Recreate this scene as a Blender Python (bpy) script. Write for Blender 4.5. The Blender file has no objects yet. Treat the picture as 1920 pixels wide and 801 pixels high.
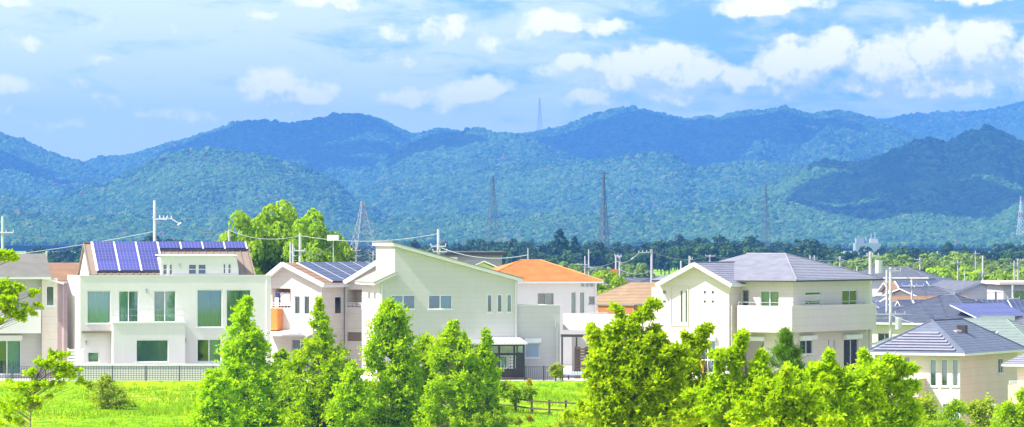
import bpy, math, random
import numpy as np
from mathutils import Vector, geometry
R = math.radians
rnd = random.Random(7)
rng = np.random.default_rng(11)
S = bpy.context.scene
COL = S.collection

# ------------------------------------------------------------------ camera, sky, sun, exposure
FOC, HOR, CAMH = 8000.0, 440.0, 8.5        # focal length in photo pixels, horizon row, eye height
cam_d = bpy.data.cameras.new("camera"); cam = bpy.data.objects.new("camera", cam_d); COL.objects.link(cam)
cam.location = (0, 0, CAMH); cam.rotation_euler = (R(90), 0, 0)
cam_d.sensor_width = 36; cam_d.lens = FOC / 1920 * 36; cam_d.shift_y = (HOR - 400.5) / 1920
cam_d.clip_start = 1; cam_d.clip_end = 60000
S.camera = cam

SUN_EL, SUN_TURN = R(50), R(17)            # height; turn from straight left towards the viewer
SUN_DIR = Vector((-math.cos(SUN_EL) * math.cos(SUN_TURN), -math.cos(SUN_EL) * math.sin(SUN_TURN), math.sin(SUN_EL)))
sun_d = bpy.data.lights.new("sun", 'SUN'); sun = bpy.data.objects.new("sun", sun_d); COL.objects.link(sun)
sun.rotation_euler = SUN_DIR.to_track_quat('Z', 'Y').to_euler(); sun.location = (-100, 0, 200)
sun_d.energy = 4.2; sun_d.angle = R(0.5); sun_d.color = (1.0, 0.95, 0.86)

S.view_settings.view_transform = 'Standard'; S.view_settings.look = 'None'
S.view_settings.gamma = 1; S.view_settings.use_curve_mapping = False
S.view_settings.exposure = 1.2
S.render.engine = 'CYCLES'
S.cycles.use_denoising = True
S.cycles.max_bounces = 8; S.cycles.transparent_max_bounces = 12; S.cycles.volume_bounces = 0
S.cycles.diffuse_bounces = 4; S.cycles.glossy_bounces = 3; S.cycles.caustics_reflective = False; S.cycles.caustics_refractive = False

W = bpy.data.worlds.new("World"); S.world = W; W.use_nodes = True
nt = W.node_tree; nt.nodes.clear()

class NB:
    """small node builder"""
    def __init__(s, tree): s.t = tree
    def n(s, typ, **kw):
        x = s.t.nodes.new(typ)
        for k, v in kw.items(): setattr(x, k, v)
        return x
    def put(s, sock, v):
        if v is None: return
        if isinstance(v, bpy.types.NodeSocket): s.t.links.new(v, sock)
        else: sock.default_value = v
    def m(s, op, a, b=None, c=None, clamp=False):
        x = s.n('ShaderNodeMath', operation=op); x.use_clamp = clamp
        for i, v in enumerate((a, b, c)):
            s.put(x.inputs[i], v)
        return x.outputs[0]
    def vm(s, op, a, b=None):
        x = s.n('ShaderNodeVectorMath', operation=op)
        s.put(x.inputs[0], a); s.put(x.inputs[1], b)
        return x.outputs[0]
    def comb(s, x, y, z):
        c = s.n('ShaderNodeCombineXYZ'); s.put(c.inputs[0], x); s.put(c.inputs[1], y); s.put(c.inputs[2], z); return c.outputs[0]
    def noise(s, vec, scale, detail=5, rough=0.55, dist=0.0):
        x = s.n('ShaderNodeTexNoise'); s.put(x.inputs['Vector'], vec); x.inputs['Scale'].default_value = scale
        x.inputs['Detail'].default_value = detail; x.inputs['Roughness'].default_value = rough; x.inputs['Distortion'].default_value = dist
        return x.outputs['Fac']
    def mix(s, f, a, b):
        x = s.n('ShaderNodeMix', data_type='RGBA'); s.put(x.inputs[0], f); s.put(x.inputs[6], a); s.put(x.inputs[7], b); return x.outputs[2]
    def smooth(s, v, a, b, lo=0.0, hi=1.0):
        x = s.n('ShaderNodeMapRange', interpolation_type='SMOOTHSTEP'); s.put(x.inputs[0], v)
        x.inputs[1].default_value = a; x.inputs[2].default_value = b; x.inputs[3].default_value = lo; x.inputs[4].default_value = hi
        return x.outputs[0]
    def ramp(s, v, stops):
        x = s.n('ShaderNodeValToRGB'); s.put(x.inputs[0], v); r = x.color_ramp
        while len(r.elements) < len(stops): r.elements.new(0.5)
        for e, (p, c) in zip(r.elements, stops): e.position = p; e.color = (*c, 1)
        return x.outputs[0]

# heaps of cloud: direction in the sky as (bearing, height) in thousandths of the focal length: x, y, rx, ry, weight
CLOUDS = [(-.86, .205, .16, .02, .55), (-.62, .225, .17, .022, .6), (-.74, .24, .12, .018, .5), (-.40, .235, .14, .018, .5), (-.93, .235, .08, .02, .6),
          (0.235, 0.305, 0.13, 0.075, 1), (0.33, 0.3, 0.13, 0.07, 1), (0.29, 0.335, 0.07, 0.04, 0.9), (0.42, 0.29, 0.08, 0.045, 0.9), (0.16, 0.262, 0.12, 0.035, 0.75), (0.29, 0.262, 0.16, 0.04, 0.85),
          (0.53, 0.315, 0.13, 0.085, 1), (0.6, 0.345, 0.11, 0.07, 1), (0.69, 0.32, 0.13, 0.085, 1), (0.79, 0.34, 0.11, 0.08, 1), (0.88, 0.345, 0.12, 0.08, 1), (1, 0.32, 0.16, 0.1, 1), (0.5, 0.275, 0.12, 0.05, 0.8), (0.75, 0.275, 0.32, 0.045, 0.8),
          (0.08, 0.39, 0.115, 0.038, 0.95), (0.03, 0.382, 0.06, 0.04, 0.7), (0.17, 0.392, 0.07, 0.03, 0.8), (0.47, 0.428, 0.13, 0.04, 1), (0.56, 0.43, 0.08, 0.03, 0.7), (0.86, 0.445, 0.12, 0.03, 0.9),
          (0.12, 0.33, 0.075, 0.032, 0.95), (0.06, 0.312, 0.07, 0.03, 0.65), (-0.07, 0.268, 0.11, 0.05, 0.92), (-0.1, 0.245, 0.11, 0.035, 0.644), (-0.21, 0.255, 0.099, 0.03, 0.782), (-0.2, 0.268, 0.044, 0.02, 0.644),
          (-0.45, 0.283, 0.11, 0.045, 0.92), (-0.4, 0.268, 0.132, 0.04, 0.828), (-0.34, 0.28, 0.055, 0.022, 0.736), (-0.47, 0.255, 0.066, 0.035, 0.782), (-0.34, 0.44, 0.11, 0.035, 0.828), (-0.3, 0.42, 0.033, 0.03, 0.736), (-0.47, 0.41, 0.077, 0.02, 0.552),
          (-0.93, 0.432, 0.0562, 0.018, 0.704), (-0.94, 0.282, 0.0875, 0.035, 0.669), (-0.82, 0.275, 0.05, 0.03, 0.598), (-0.9, 0.35, 0.0875, 0.035, 0.563), (-0.75, 0.25, 0.075, 0.022, 0.493), (-0.79, 0.33, 0.075, 0.02, 0.422), (-0.7, 0.275, 0.075, 0.02, 0.422),
          (-0.13, 0.385, 0.121, 0.05, 0.69), (-0.22, 0.375, 0.066, 0.05, 0.644), (-0.2, 0.33, 0.143, 0.03, 0.552), (-0.55, 0.39, 0.25, 0.03, 0.4), (-0.05, 0.355, 0.077, 0.04, 0.644), (-0.78, 0.39, 0.225, 0.03, 0.352)]
fg = bpy.data.node_groups.new("cloud_field", 'ShaderNodeTree')
fg.interface.new_socket("P", in_out='INPUT', socket_type='NodeSocketVector')
fg.interface.new_socket("D", in_out='OUTPUT', socket_type='NodeSocketFloat')
fg.interface.new_socket("Streak", in_out='OUTPUT', socket_type='NodeSocketFloat')
b = NB(fg); gi = b.n('NodeGroupInput'); go = b.n('NodeGroupOutput')
P = gi.outputs[0]
wob = b.n('ShaderNodeTexNoise'); b.put(wob.inputs['Vector'], P); wob.inputs['Scale'].default_value = 14; wob.inputs['Detail'].default_value = 4
P2 = b.vm('ADD', P, b.vm('MULTIPLY', b.vm('SUBTRACT', wob.outputs['Color'], (.5, .5, .5)), (.07, .05, 0)))
acc = None
for (x, y, rx, ry, w) in CLOUDS:
    d = b.vm('MULTIPLY', b.vm('SUBTRACT', P2, (x, y, 0)), (1 / rx, 1 / ry, 0))
    l = b.n('ShaderNodeVectorMath', operation='LENGTH'); b.put(l.inputs[0], d)
    v = b.m('MULTIPLY', b.smooth(l.outputs['Value'], 0.15, 1.2, 1, 0), w)
    acc = v if acc is None else b.m('SMOOTH_MAX', acc, v, .12)
gen = b.noise(b.vm('MULTIPLY', P, (1, 2.2, 1)), 3.1, 6, .55)
sep = b.n('ShaderNodeSeparateXYZ'); b.put(sep.inputs[0], P)
far = b.m('MAXIMUM', b.smooth(b.m('ABSOLUTE', sep.outputs[0]), 1.05, 1.4), b.smooth(sep.outputs[1], .46, .7))
base = b.m('MAXIMUM', acc, b.m('MULTIPLY', far, b.smooth(gen, .46, .66)))
fine = b.noise(b.vm('MULTIPLY', P, (1, 1.25, 1)), 11.0, 8, .62)
fine2 = b.noise(P, 34.0, 7, .65)
dens = b.m('ADD', base, b.m('ADD', b.m('MULTIPLY', b.m('SUBTRACT', fine, .5), 1.25), b.m('MULTIPLY', b.m('SUBTRACT', fine2, .5), .95)))
b.put(go.inputs[0], dens)
st = b.noise(b.vm('MULTIPLY', P, (1, 4.2, 1)), 4.6, 9, .66, .5)
st2 = b.noise(b.vm('MULTIPLY', P, (1, 2.5, 1)), 2.0, 3, .5)
b.put(go.inputs[1], b.m('ADD', b.m('MULTIPLY', st, .75), b.m('MULTIPLY', st2, .35)))

b = NB(nt)
tc = b.n('ShaderNodeTexCoord'); D = tc.outputs['Generated']
sp = b.n('ShaderNodeSeparateXYZ'); b.put(sp.inputs[0], D)
az = b.m('ARCTAN2', sp.outputs[0], sp.outputs[1]); el = b.m('ARCSINE', sp.outputs[2])
P = b.comb(b.m('MULTIPLY', az, FOC / 1000), b.m('MULTIPLY', el, FOC / 1000), 0.0)
sky = b.n('ShaderNodeTexSky', sky_type='NISHITA'); sky.sun_disc = False
sky.sun_elevation = SUN_EL; sky.sun_rotation = math.atan2(SUN_DIR.x, SUN_DIR.y)
sky.altitude = 150; sky.air_density = 1.0; sky.dust_density = 0.25; sky.ozone_density = 2.5
up = b.n('ShaderNodeVectorMath', operation='NORMALIZE'); b.put(up.inputs[0], b.vm('ADD', b.vm('MULTIPLY', D, (1, 1, 1.6)), (0, 0, .17)))
b.put(sky.inputs[0], up.outputs[0])
hs = b.n('ShaderNodeHueSaturation'); hs.inputs['Saturation'].default_value = 1.06; hs.inputs['Value'].default_value = 1.5
b.put(hs.inputs['Color'], sky.outputs[0])
g0 = b.n('ShaderNodeGroup'); g0.node_tree = fg; b.put(g0.inputs[0], P)
g1 = b.n('ShaderNodeGroup'); g1.node_tree = fg; b.put(g1.inputs[0], b.vm('ADD', P, (-.026, .034, 0)))
cover = b.smooth(g0.outputs[0], .36, .86)
lit = b.smooth(b.m('SUBTRACT', g0.outputs[0], b.m('MULTIPLY', g1.outputs[0], .80)), -.06, .36)
CL_HI, CL_LO = (11.0, 10.0, 8.2, 1), (6.4, 6.7, 7.3, 1)
cloud_col = b.mix(lit, CL_LO, CL_HI)
# thin streaks, thicker on the left of the view as in the photograph
sepP = b.n('ShaderNodeSeparateXYZ'); b.put(sepP.inputs[0], P)
bias = b.m('ADD', b.smooth(sepP.outputs[0], -.7, .7, .20, .01), b.smooth(sepP.outputs[1], .16, .34, .11, 0.0))
streak = b.m('MULTIPLY', b.smooth(b.m('ADD', g0.outputs[1], bias), .50, .74), .9)
skyc = b.mix(streak, hs.outputs[0], (7.6, 7.9, 8.4, 1))
final = b.mix(cover, skyc, cloud_col)
bg = b.n('ShaderNodeBackground'); b.put(bg.inputs[0], final); bg.inputs[1].default_value = 0.085
wo = b.n('ShaderNodeOutputWorld'); b.put(wo.inputs[0], bg.outputs[0])
W.cycles.sampling_method = 'MANUAL'; W.cycles.sample_map_resolution = 256

# ------------------------------------------------------------------ materials
MATS = {}
def mat(name, col, rough=.7, var=.06, scale=3.0, metal=0.0, bump=0.0, bscale=40.0, spec=.4, dirt=0.0, joint=None):
    if name in MATS: return MATS[name]
    m = bpy.data.materials.new(name); m.use_nodes = True; MATS[name] = m
    t = m.node_tree; b = NB(t); p = t.nodes['Principled BSDF']
    p.inputs['Roughness'].default_value = rough; p.inputs['Metallic'].default_value = metal
    p.inputs['Specular IOR Level'].default_value = spec
    tc = b.n('ShaderNodeTexCoord').outputs['Object']
    f = b.noise(tc, scale, 6, .6)
    lo = tuple(c * (1 - var) for c in col); hi = tuple(min(1, c * (1 + var)) for c in col)
    c = b.ramp(f, [(.3, lo), (.7, hi)])
    if dirt:    # vertical rain streaks
        d = b.noise(b.vm('MULTIPLY', tc, (5, 5, .35)), 2.0, 5, .65)
        c = b.mix(b.m('MULTIPLY', b.smooth(d, .52, .78), dirt), c, tuple(x * .62 for x in col) + (1,))
    if joint:   # horizontal board joints
        zz_ = b.n('ShaderNodeSeparateXYZ'); b.put(zz_.inputs[0], tc)
        fr_ = b.m('FRACT', b.m('MULTIPLY', zz_.outputs[2], 1 / joint))
        c = b.mix(b.m('MULTIPLY', b.m('LESS_THAN', fr_, .06), .30), c, tuple(x * .55 for x in col) + (1,))
    b.put(p.inputs['Base Color'], c)
    if bump:
        bn = b.n('ShaderNodeBump'); bn.inputs['Strength'].default_value = bump; bn.inputs['Distance'].default_value = .02
        b.put(bn.inputs['Height'], b.noise(tc, bscale, 4, .6)); b.put(p.inputs['Normal'], bn.outputs[0])
    return m

def leaf_mat(name, c1, c2, c3=None, trans=.45, rough=.5):
    m = bpy.data.materials.new(name); m.use_nodes = True
    t = m.node_tree; b = NB(t); p = t.nodes['Principled BSDF']; o = t.nodes['Material Output']
    g = b.n('ShaderNodeNewGeometry'); oi = b.n('ShaderNodeObjectInfo')
    stops = [(0, c1), (.75, c2), (1, c3 or c2)]
    c = b.ramp(g.outputs['Random Per Island'], stops)
    hs = b.n('ShaderNodeHueSaturation'); b.put(hs.inputs['Color'], c)
    b.put(hs.inputs['Value'], b.m('ADD', .94, b.m('MULTIPLY', oi.outputs['Random'], .16)))
    b.put(hs.inputs['Hue'], b.m('ADD', .497, b.m('MULTIPLY', oi.outputs['Random'], .006)))
    p.inputs['Roughness'].default_value = rough; p.inputs['Specular IOR Level'].default_value = .12
    b.put(p.inputs['Base Color'], hs.outputs[0])
    tr = b.n('ShaderNodeBsdfTranslucent')
    ys = b.n('ShaderNodeMix', data_type='RGBA', blend_type='MULTIPLY'); ys.inputs[0].default_value = 1
    b.put(ys.inputs[6], hs.outputs[0]); ys.inputs[7].default_value = (1.25, 1.15, .4, 1)
    b.put(tr.inputs[0], ys.outputs[2])
    mx = b.n('ShaderNodeMixShader'); mx.inputs[0].default_value = trans
    b.put(mx.inputs[1], p.outputs[0]); b.put(mx.inputs[2], tr.outputs[0]); b.put(o.inputs[0], mx.outputs[0])
    MATS[name] = m; return m

def glass_mat(name, tint, refl=.10):
    m = bpy.data.materials.new(name); m.use_nodes = True; t = m.node_tree; t.nodes.clear(); b = NB(t)
    tr = b.n('ShaderNodeBsdfTransparent'); tr.inputs[0].default_value = (*tint, 1)
    gl = b.n('ShaderNodeBsdfGlossy'); gl.inputs['Roughness'].default_value = .03; gl.inputs[0].default_value = (.9, .95, 1, 1)
    fr = b.n('ShaderNodeFresnel'); fr.inputs[0].default_value = 1.5
    mx = b.n('ShaderNodeMixShader'); b.put(mx.inputs[0], b.m('ADD', fr.outputs[0], refl, clamp=True))
    b.put(mx.inputs[1], tr.outputs[0]); b.put(mx.inputs[2], gl.outputs[0])
    o = b.n('ShaderNodeOutputMaterial'); b.put(o.inputs[0], mx.outputs[0]); MATS[name] = m; return m

def panel_mat(name, cell, line, nx, ny, rough=.18):
    m = bpy.data.materials.new(name); m.use_nodes = True; t = m.node_tree; b = NB(t); p = t.nodes['Principled BSDF']
    tc = b.n('ShaderNodeTexCoord').outputs['Generated']
    s = b.n('ShaderNodeSeparateXYZ'); b.put(s.inputs[0], tc)
    def ln(v, n, w):
        f = b.m('FRACT', b.m('MULTIPLY', v, n)); return b.m('MAXIMUM', b.m('LESS_THAN', f, w), b.m('GREATER_THAN', f, 1 - w))
    g = b.m('MAXIMUM', ln(s.outputs[0], nx, .055), ln(s.outputs[1], ny, .055))
    oi = b.n('ShaderNodeObjectInfo').outputs['Random']
    cc = b.mix(oi, (*[c * .85 for c in cell], 1), (*[c * 1.2 for c in cell], 1))
    b.put(p.inputs['Base Color'], b.mix(g, cc, (*line, 1)))
    p.inputs['Roughness'].default_value = rough; p.inputs['Specular IOR Level'].default_value = .5
    MATS[name] = m; return m

mat('town_slate', (.13, .14, .185), .6, .2, 1.5, bump=.4, bscale=12)
mat('town_navy', (.075, .09, .14), .55, .2, 1.5, bump=.4, bscale=12)
mat('white_wall', (.735, .71, .69), .85, .03, .8, bump=.15, bscale=60, dirt=.22, joint=None)
mat('cream_wall', (.69, .625, .56), .85, .03, .8, bump=.2, bscale=50, dirt=.22, joint=.455)
mat('pale_wall', (.575, .56, .55), .85, .03, .8, bump=.15, bscale=50, dirt=.26, joint=.3)
mat('beige_wall', (.74, .56, .52), .85, .05, .8, bump=.2, bscale=50, dirt=.26, joint=.455)
mat('grey_wall', (.50, .49, .47), .85, .05, .8, bump=.2, bscale=50, dirt=.22, joint=.3)
mat('tan_wall', (.66, .55, .38), .85, .04, .8)
mat('white_trim', (.76, .75, .74), .5, .02, 2)
mat('frame_white', (.80, .81, .82), .4, .02, 2)
mat('frame_grey', (.34, .36, .38), .4, .05, 2, metal=.3)
mat('dark_metal', (.045, .043, .042), .5, .15, 4)
mat('brown_metal', (.25, .19, .15), .5, .08, 1.5, dirt=.15)
mat('brown_roof', (.36, .22, .14), .75, .16, 1.2, bump=.4, bscale=12)
mat('tan_roof', (.30, .205, .125), .75, .14, 1.2, bump=.4, bscale=12)
mat('orange_roof', (.56, .23, .07), .75, .20, 1.5, bump=.5, bscale=12)
mat('grey_roof', (.26, .25, .23), .75, .14, 1.2, bump=.4, bscale=12)
mat('slate_roof', (.23, .235, .29), .55, .16, 1.5, bump=.4, bscale=12)
mat('navy_roof', (.12, .14, .20), .55, .16, 1.5, bump=.4, bscale=12)
mat('green_roof', (.20, .25, .235), .7, .12, 1.5, bump=.4, bscale=12)
mat('peach_wall', (.78, .60, .40), .85, .04, .8); mat('solar_shingle', (.23, .23, .31), .55, .12, 2)
mat('dark_edge', (.05, .05, .055), .5, .1, 2)
mat('orange_panel', (.72, .24, .05), .6, .06, 2)
mat('rust_panel', (.42, .15, .06), .7, .08, 2)
mat('brown_wood', (.10, .07, .05), .7, .2, 6)
mat('concrete', (.50, .48, .44), .9, .1, 2, bump=.3, bscale=20, dirt=.2)
mat('pole_concrete', (.50, .50, .50), .8, .06, 1.5, dirt=.2)
mat('steel', (.55, .56, .58), .4, .06, 3, metal=.4)
mat('pylon_steel', (.36, .38, .40), .6, .05, 1)
mat('dark_steel', (.10, .11, .13), .6, .05, 1)
mat('fence_wire', (.10, .12, .17), .5, .1, 2)
mat('works_wall', (.28, .30, .36), .8, .06, .3)
mat('insulator', (.60, .60, .60), .3, .02, 2)
mat('wire', (.35, .36, .38), .5, .05, 1)
mat('bark', (.16, .125, .095), .9, .3, 6, bump=.6, bscale=25)
mat('pale_bark', (.42, .38, .32), .9, .3, 6, bump=.4, bscale=25)
mat('red_paint', (.60, .08, .05), .5, .05, 1)
mat('interior', (.30, .27, .24), .9, .1, 1)
mat('curtain_teal', (.60, .84, .78), .9, .06, 3)
mat('curtain_green', (.38, .52, .48), .9, .06, 3)
mat('curtain_white', (.72, .76, .74), .9, .05, 3)
mat('curtain_beige', (.60, .50, .38), .9, .05, 3)
mat('shutter', (.36, .45, .62), .55, .04, 2)
mat('cloth_white', (.80, .80, .82), .9, .03, 3)
mat('cloth_blue', (.10, .22, .55), .9, .05, 3)
mat('cloth_dark', (.06, .06, .08), .9, .05, 3)
mat('cloth_yellow', (.80, .42, .04), .9, .05, 3)
mat('cloth_grey', (.45, .44, .45), .9, .05, 3)
mat('cloth_brown', (.32, .13, .06), .9, .05, 3)
mat('asphalt', (.055, .055, .058), .9, .15, 2, bump=.3, bscale=30)
mat('cloud_white', (.85, .85, .87), 1, .02, .01)
glass_mat('glass', (.84, .94, .91), .07)
glass_mat('glass_clear', (.86, .92, .93), .05)
glass_mat('glass_blue', (.62, .78, .86), .10)
panel_mat('solar_blue', (.040, .045, .21), (.15, .16, .36), 6, 6)
panel_mat('solar_navy', (.022, .030, .085), (.11, .13, .20), 6, 6)
leaf_mat('leaf_lime', (.29, .48, .002), (.47, .70, .004), (.64, .80, .03), .6)
leaf_mat('leaf_cherry', (.29, .47, .002), (.47, .68, .006), (.68, .82, .06), .62)
leaf_mat('leaf_mid', (.21, .38, .006), (.37, .56, .015), (.50, .64, .03), .5)
leaf_mat('leaf_pale', (.30, .40, .03), (.46, .58, .05), (.56, .66, .07), .5)
leaf_mat('leaf_pine', (.08, .19, .02), (.15, .31, .025), (.24, .40, .03), .35)
leaf_mat('leaf_far_dark', (.02, .055, .02), (.036, .085, .022), (.06, .12, .03), .2)
leaf_mat('leaf_far_mid', (.04, .10, .02), (.075, .16, .025), (.12, .20, .03), .25)
leaf_mat('leaf_far_light', (.15, .25, .05), (.25, .37, .07), (.34, .46, .085), .4)
leaf_mat('leaf_yellow', (.45, .35, .02), (.60, .52, .03), (.5, .28, .03), .4)
leaf_mat('grass_blade', (.17, .33, .003), (.28, .46, .005), (.42, .52, .03), .45)

# ground: grass, soil and worn patches from broad noise
m = bpy.data.materials.new('ground_turf'); m.use_nodes = True; MATS['ground_turf'] = m
b = NB(m.node_tree); p = m.node_tree.nodes['Principled BSDF']; p.inputs['Roughness'].default_value = .95; p.inputs['Specular IOR Level'].default_value = .1
tc = b.n('ShaderNodeTexCoord').outputs['Object']
n1 = b.noise(tc, .12, 6, .6); n2 = b.noise(tc, 1.3, 6, .65)
c = b.ramp(n1, [(.32, (.15, .33, .003)), (.46, (.23, .42, .004)), (.60, (.33, .46, .012)), (.72, (.44, .46, .07))])
c = b.mix(b.smooth(n2, .45, .66), c, (.085, .22, .003, 1))
b.put(p.inputs['Base Color'], c)
bn = b.n('ShaderNodeBump'); bn.inputs['Strength'].default_value = .6; bn.inputs['Distance'].default_value = .1
b.put(bn.inputs['Height'], b.noise(tc, 6, 5, .7)); b.put(p.inputs['Normal'], bn.outputs[0])

# forest crown colour: one tone per tree, a few turned reddish
m = bpy.data.materials.new('forest_crown'); m.use_nodes = True; MATS['forest_crown'] = m
b = NB(m.node_tree); p = m.node_tree.nodes['Principled BSDF']; p.inputs['Roughness'].default_value = .9; p.inputs['Specular IOR Level'].default_value = .1
oi = b.n('ShaderNodeObjectInfo')
c = b.ramp(oi.outputs['Random'], [(0, (.014, .055, .010)), (.35, (.035, .11, .016)), (.62, (.055, .14, .02)), (.86, (.11, .20, .035)), (.985, (.15, .19, .06)), (.995, (.20, .11, .07))])
n = b.noise(b.n('ShaderNodeNewGeometry').outputs['Position'], .45, 4, .7)
pos_ = b.vm('MULTIPLY', b.n('ShaderNodeNewGeometry').outputs['Position'], (1, .45, 1.6))
st_ = b.noise(pos_, .0055, 4, .6)
c = b.mix(b.smooth(st_, .42, .66, 0, .5), c, (.10, .20, .035, 1)); c = b.mix(b.smooth(b.noise(pos_, .011, 3, .6), .52, .68, 0, .7), c, (.016, .05, .014, 1))
b.put(p.inputs['Base Color'], b.mix(b.smooth(n, .35, .7, 0, .4), c, (.03, .08, .015, 1)))
mat('hill_soil', (.035, .07, .02), .95, .2, .01)

# ------------------------------------------------------------------ mesh helpers
class MB:
    def __init__(s): s.v = []; s.f = []
    def poly(s, pts):
        i = len(s.v); s.v += [tuple(p) for p in pts]; s.f.append(tuple(range(i, i + len(pts)))); return s
    def prism(s, pts, vec):
        vec = Vector(vec); pts = [Vector(p) for p in pts]
        if sum((pts[k].cross(pts[(k + 1) % len(pts)]) for k in range(len(pts))), Vector()).dot(vec) > 0: pts.reverse()
        n = len(pts); i = len(s.v)
        s.v += [tuple(p) for p in pts] + [tuple(Vector(p) + vec) for p in pts]
        s.f.append(tuple(range(i, i + n))); s.f.append(tuple(range(i + 2 * n - 1, i + n - 1, -1)))
        for k in range(n):
            j = (k + 1) % n; s.f.append((i + j, i + k, i + n + k, i + n + j))
        return s
    def box(s, x0, x1, y0, y1, z0, z1):
        return s.prism([(x0, y0, z0), (x1, y0, z0), (x1, y1, z0), (x0, y1, z0)], (0, 0, z1 - z0))
    def bar(s, p, q, w, h=None):
        """square bar between two points"""
        p, q = Vector(p), Vector(q); d = (q - p).normalized(); h = h or w
        u = d.cross(Vector((0, 0, 1)))
        u = Vector((1, 0, 0)) if u.length < 1e-4 else u.normalized()
        v = u.cross(d).normalized()
        return s.prism([p - u * w / 2 - v * h / 2, p + u * w / 2 - v * h / 2, p + u * w / 2 + v * h / 2, p - u * w / 2 + v * h / 2], q - p)
    def tube(s, p, q, r0, r1=None, n=7, cap=True):
        p, q = Vector(p), Vector(q); r1 = r0 if r1 is None else r1; d = (q - p)
        if d.length < 1e-6: return s
        d.normalize(); u = d.cross(Vector((0, 0, 1)))
        u = Vector((1, 0, 0)) if u.length < 1e-4 else u.normalized()
        v = d.cross(u); i = len(s.v)
        for c, r in ((p, r0), (q, r1)):
            for k in range(n):
                t = 2 * math.pi * k / n; s.v.append(tuple(c + (u * math.cos(t) + v * math.sin(t)) * r))
        for k in range(n):
            j = (k + 1) % n; s.f.append((i + k, i + j, i + n + j, i + n + k))
        if cap: s.f.append(tuple(range(i + n - 1, i - 1, -1))); s.f.append(tuple(range(i + n, i + 2 * n)))
        return s
    def chain(s, pts, rs, n=7):
        for k in range(len(pts) - 1): s.tube(pts[k], pts[k + 1], rs[k], rs[k + 1], n, cap=(k in (0, len(pts) - 2)))
        return s
    def mesh(s, name, m):
        me = bpy.data.meshes.new(name); me.from_pydata(s.v, [], s.f); me.materials.append(MATS[m]); me.update(); return me
    def build(s, name, m, parent=None, smooth=False, label=None):
        me = s.mesh(name, m)
        if smooth: me.polygons.foreach_set('use_smooth', [True] * len(me.polygons))
        return link(name, me, parent, label)

def link(name, me, parent=None, label=None):
    o = bpy.data.objects.new(name, me); COL.objects.link(o)
    if parent: o.parent = parent
    if label: o['label'] = label
    return o
def tag(o, label, cat, group=None):
    o['label'] = label; o['category'] = cat
    if group: o['group'] = group
    return o
def empty(name, loc, rz, label, cat, group=None):
    o = bpy.data.objects.new(name, None); COL.objects.link(o); o.location = loc; o.rotation_euler = (0, 0, rz); o.empty_display_size = .5
    return tag(o, label, cat, group)
def copy_tree(o, parent=None):
    c = o.copy(); COL.objects.link(c); c.parent = parent
    for ch in list(o.children): copy_tree(ch, c)
    return c
def at(x, y, Y):
    """world point seen at photo pixel (x, y) when it stands Y metres away"""
    return Vector(((x - 960) / FOC * Y, Y, CAMH - (y - HOR) / FOC * Y))
def fast_mesh(name, V, quads, m):
    me = bpy.data.meshes.new(name); n = len(V); k = quads.shape[0]; w = quads.shape[1]
    me.vertices.add(n); me.vertices.foreach_set('co', V.astype(np.float32).ravel())
    me.loops.add(k * w); me.loops.foreach_set('vertex_index', quads.astype(np.int32).ravel())
    me.polygons.add(k); me.polygons.foreach_set('loop_start', np.arange(0, k * w, w, dtype=np.int32))
    me.polygons.foreach_set('loop_total', np.full(k, w, dtype=np.int32))
    me.update(calc_edges=True); me.materials.append(MATS[m]); return me

class Fr:
    """a house's own axes: a runs along its front to the right, b into its depth; built at the spot where photo column x meets distance Y"""
    def __init__(s, x, Y, ang, zg=0.0):
        s.o = Vector(((x - 960) / FOC * Y, Y)); s.r = R(ang); s.zg = zg
        s.A = Vector((math.cos(s.r), math.sin(s.r))); s.B = Vector((-math.sin(s.r), math.cos(s.r)))
    def _solve(s, x, y, fixed, along, c):
        dx = (x - 960) / FOC; o = s.o + fixed * c        # t*(dx,1) = o + u*along
        det = dx * (-along.y) + along.x
        t = (o.x * (-along.y) + along.x * o.y) / det
        u = (dx * o.y - o.x) / det
        return u, CAMH - t * (y - HOR) / FOC - s.zg
    def px(s, x, y, b=0.0): return s._solve(x, y, s.B, s.A, b)      # -> (a, z)
    def pxa(s, x, y, a=0.0): return s._solve(x, y, s.A, s.B, a)     # -> (b, z)
    def thing(s, name, label, cat='house', group=None):
        return empty(name, (s.o.x, s.o.y, s.zg), s.r, label, cat, group)
def face(axis, c, out=-1):
    """(u, z, depth behind the surface) -> local point"""
    if axis == 'b': return (lambda u, z, d: (u, c - d * out, z))
    return (lambda u, z, d: (c - d * out, u, z))

def wall(parent, fc, outline, holes=(), t=.18, m='white_wall', name='wall', label=None):
    """flat wall with real openings; holes are (u0, z0, u1, z1)"""
    mb = MB()
    loops = [[Vector((u, z, 0)) for u, z in outline]] + [[Vector((u0, z0, 0)), Vector((u0, z1, 0)), Vector((u1, z1, 0)), Vector((u1, z0, 0))] for u0, z0, u1, z1 in holes]
    flat = [p for l in loops for p in l]
    tris = geometry.tessellate_polygon(loops)
    for d in (0, t):
        i = len(mb.v); mb.v += [fc(p.x, p.y, d) for p in flat]; mb.f += [tuple(i + k for k in tr) for tr in tris]
    n = len(flat); s0 = 0
    for l in loops:
        for k in range(len(l)):
            a, c = s0 + k, s0 + (k + 1) % len(l); mb.f.append((a, c, n + c, n + a))
        s0 += len(l)
    return mb.build(name, m, parent, label=label)
def rect(u0, z0, u1, z1): return [(u0, z0), (u1, z0), (u1, z1), (u0, z1)]

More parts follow.
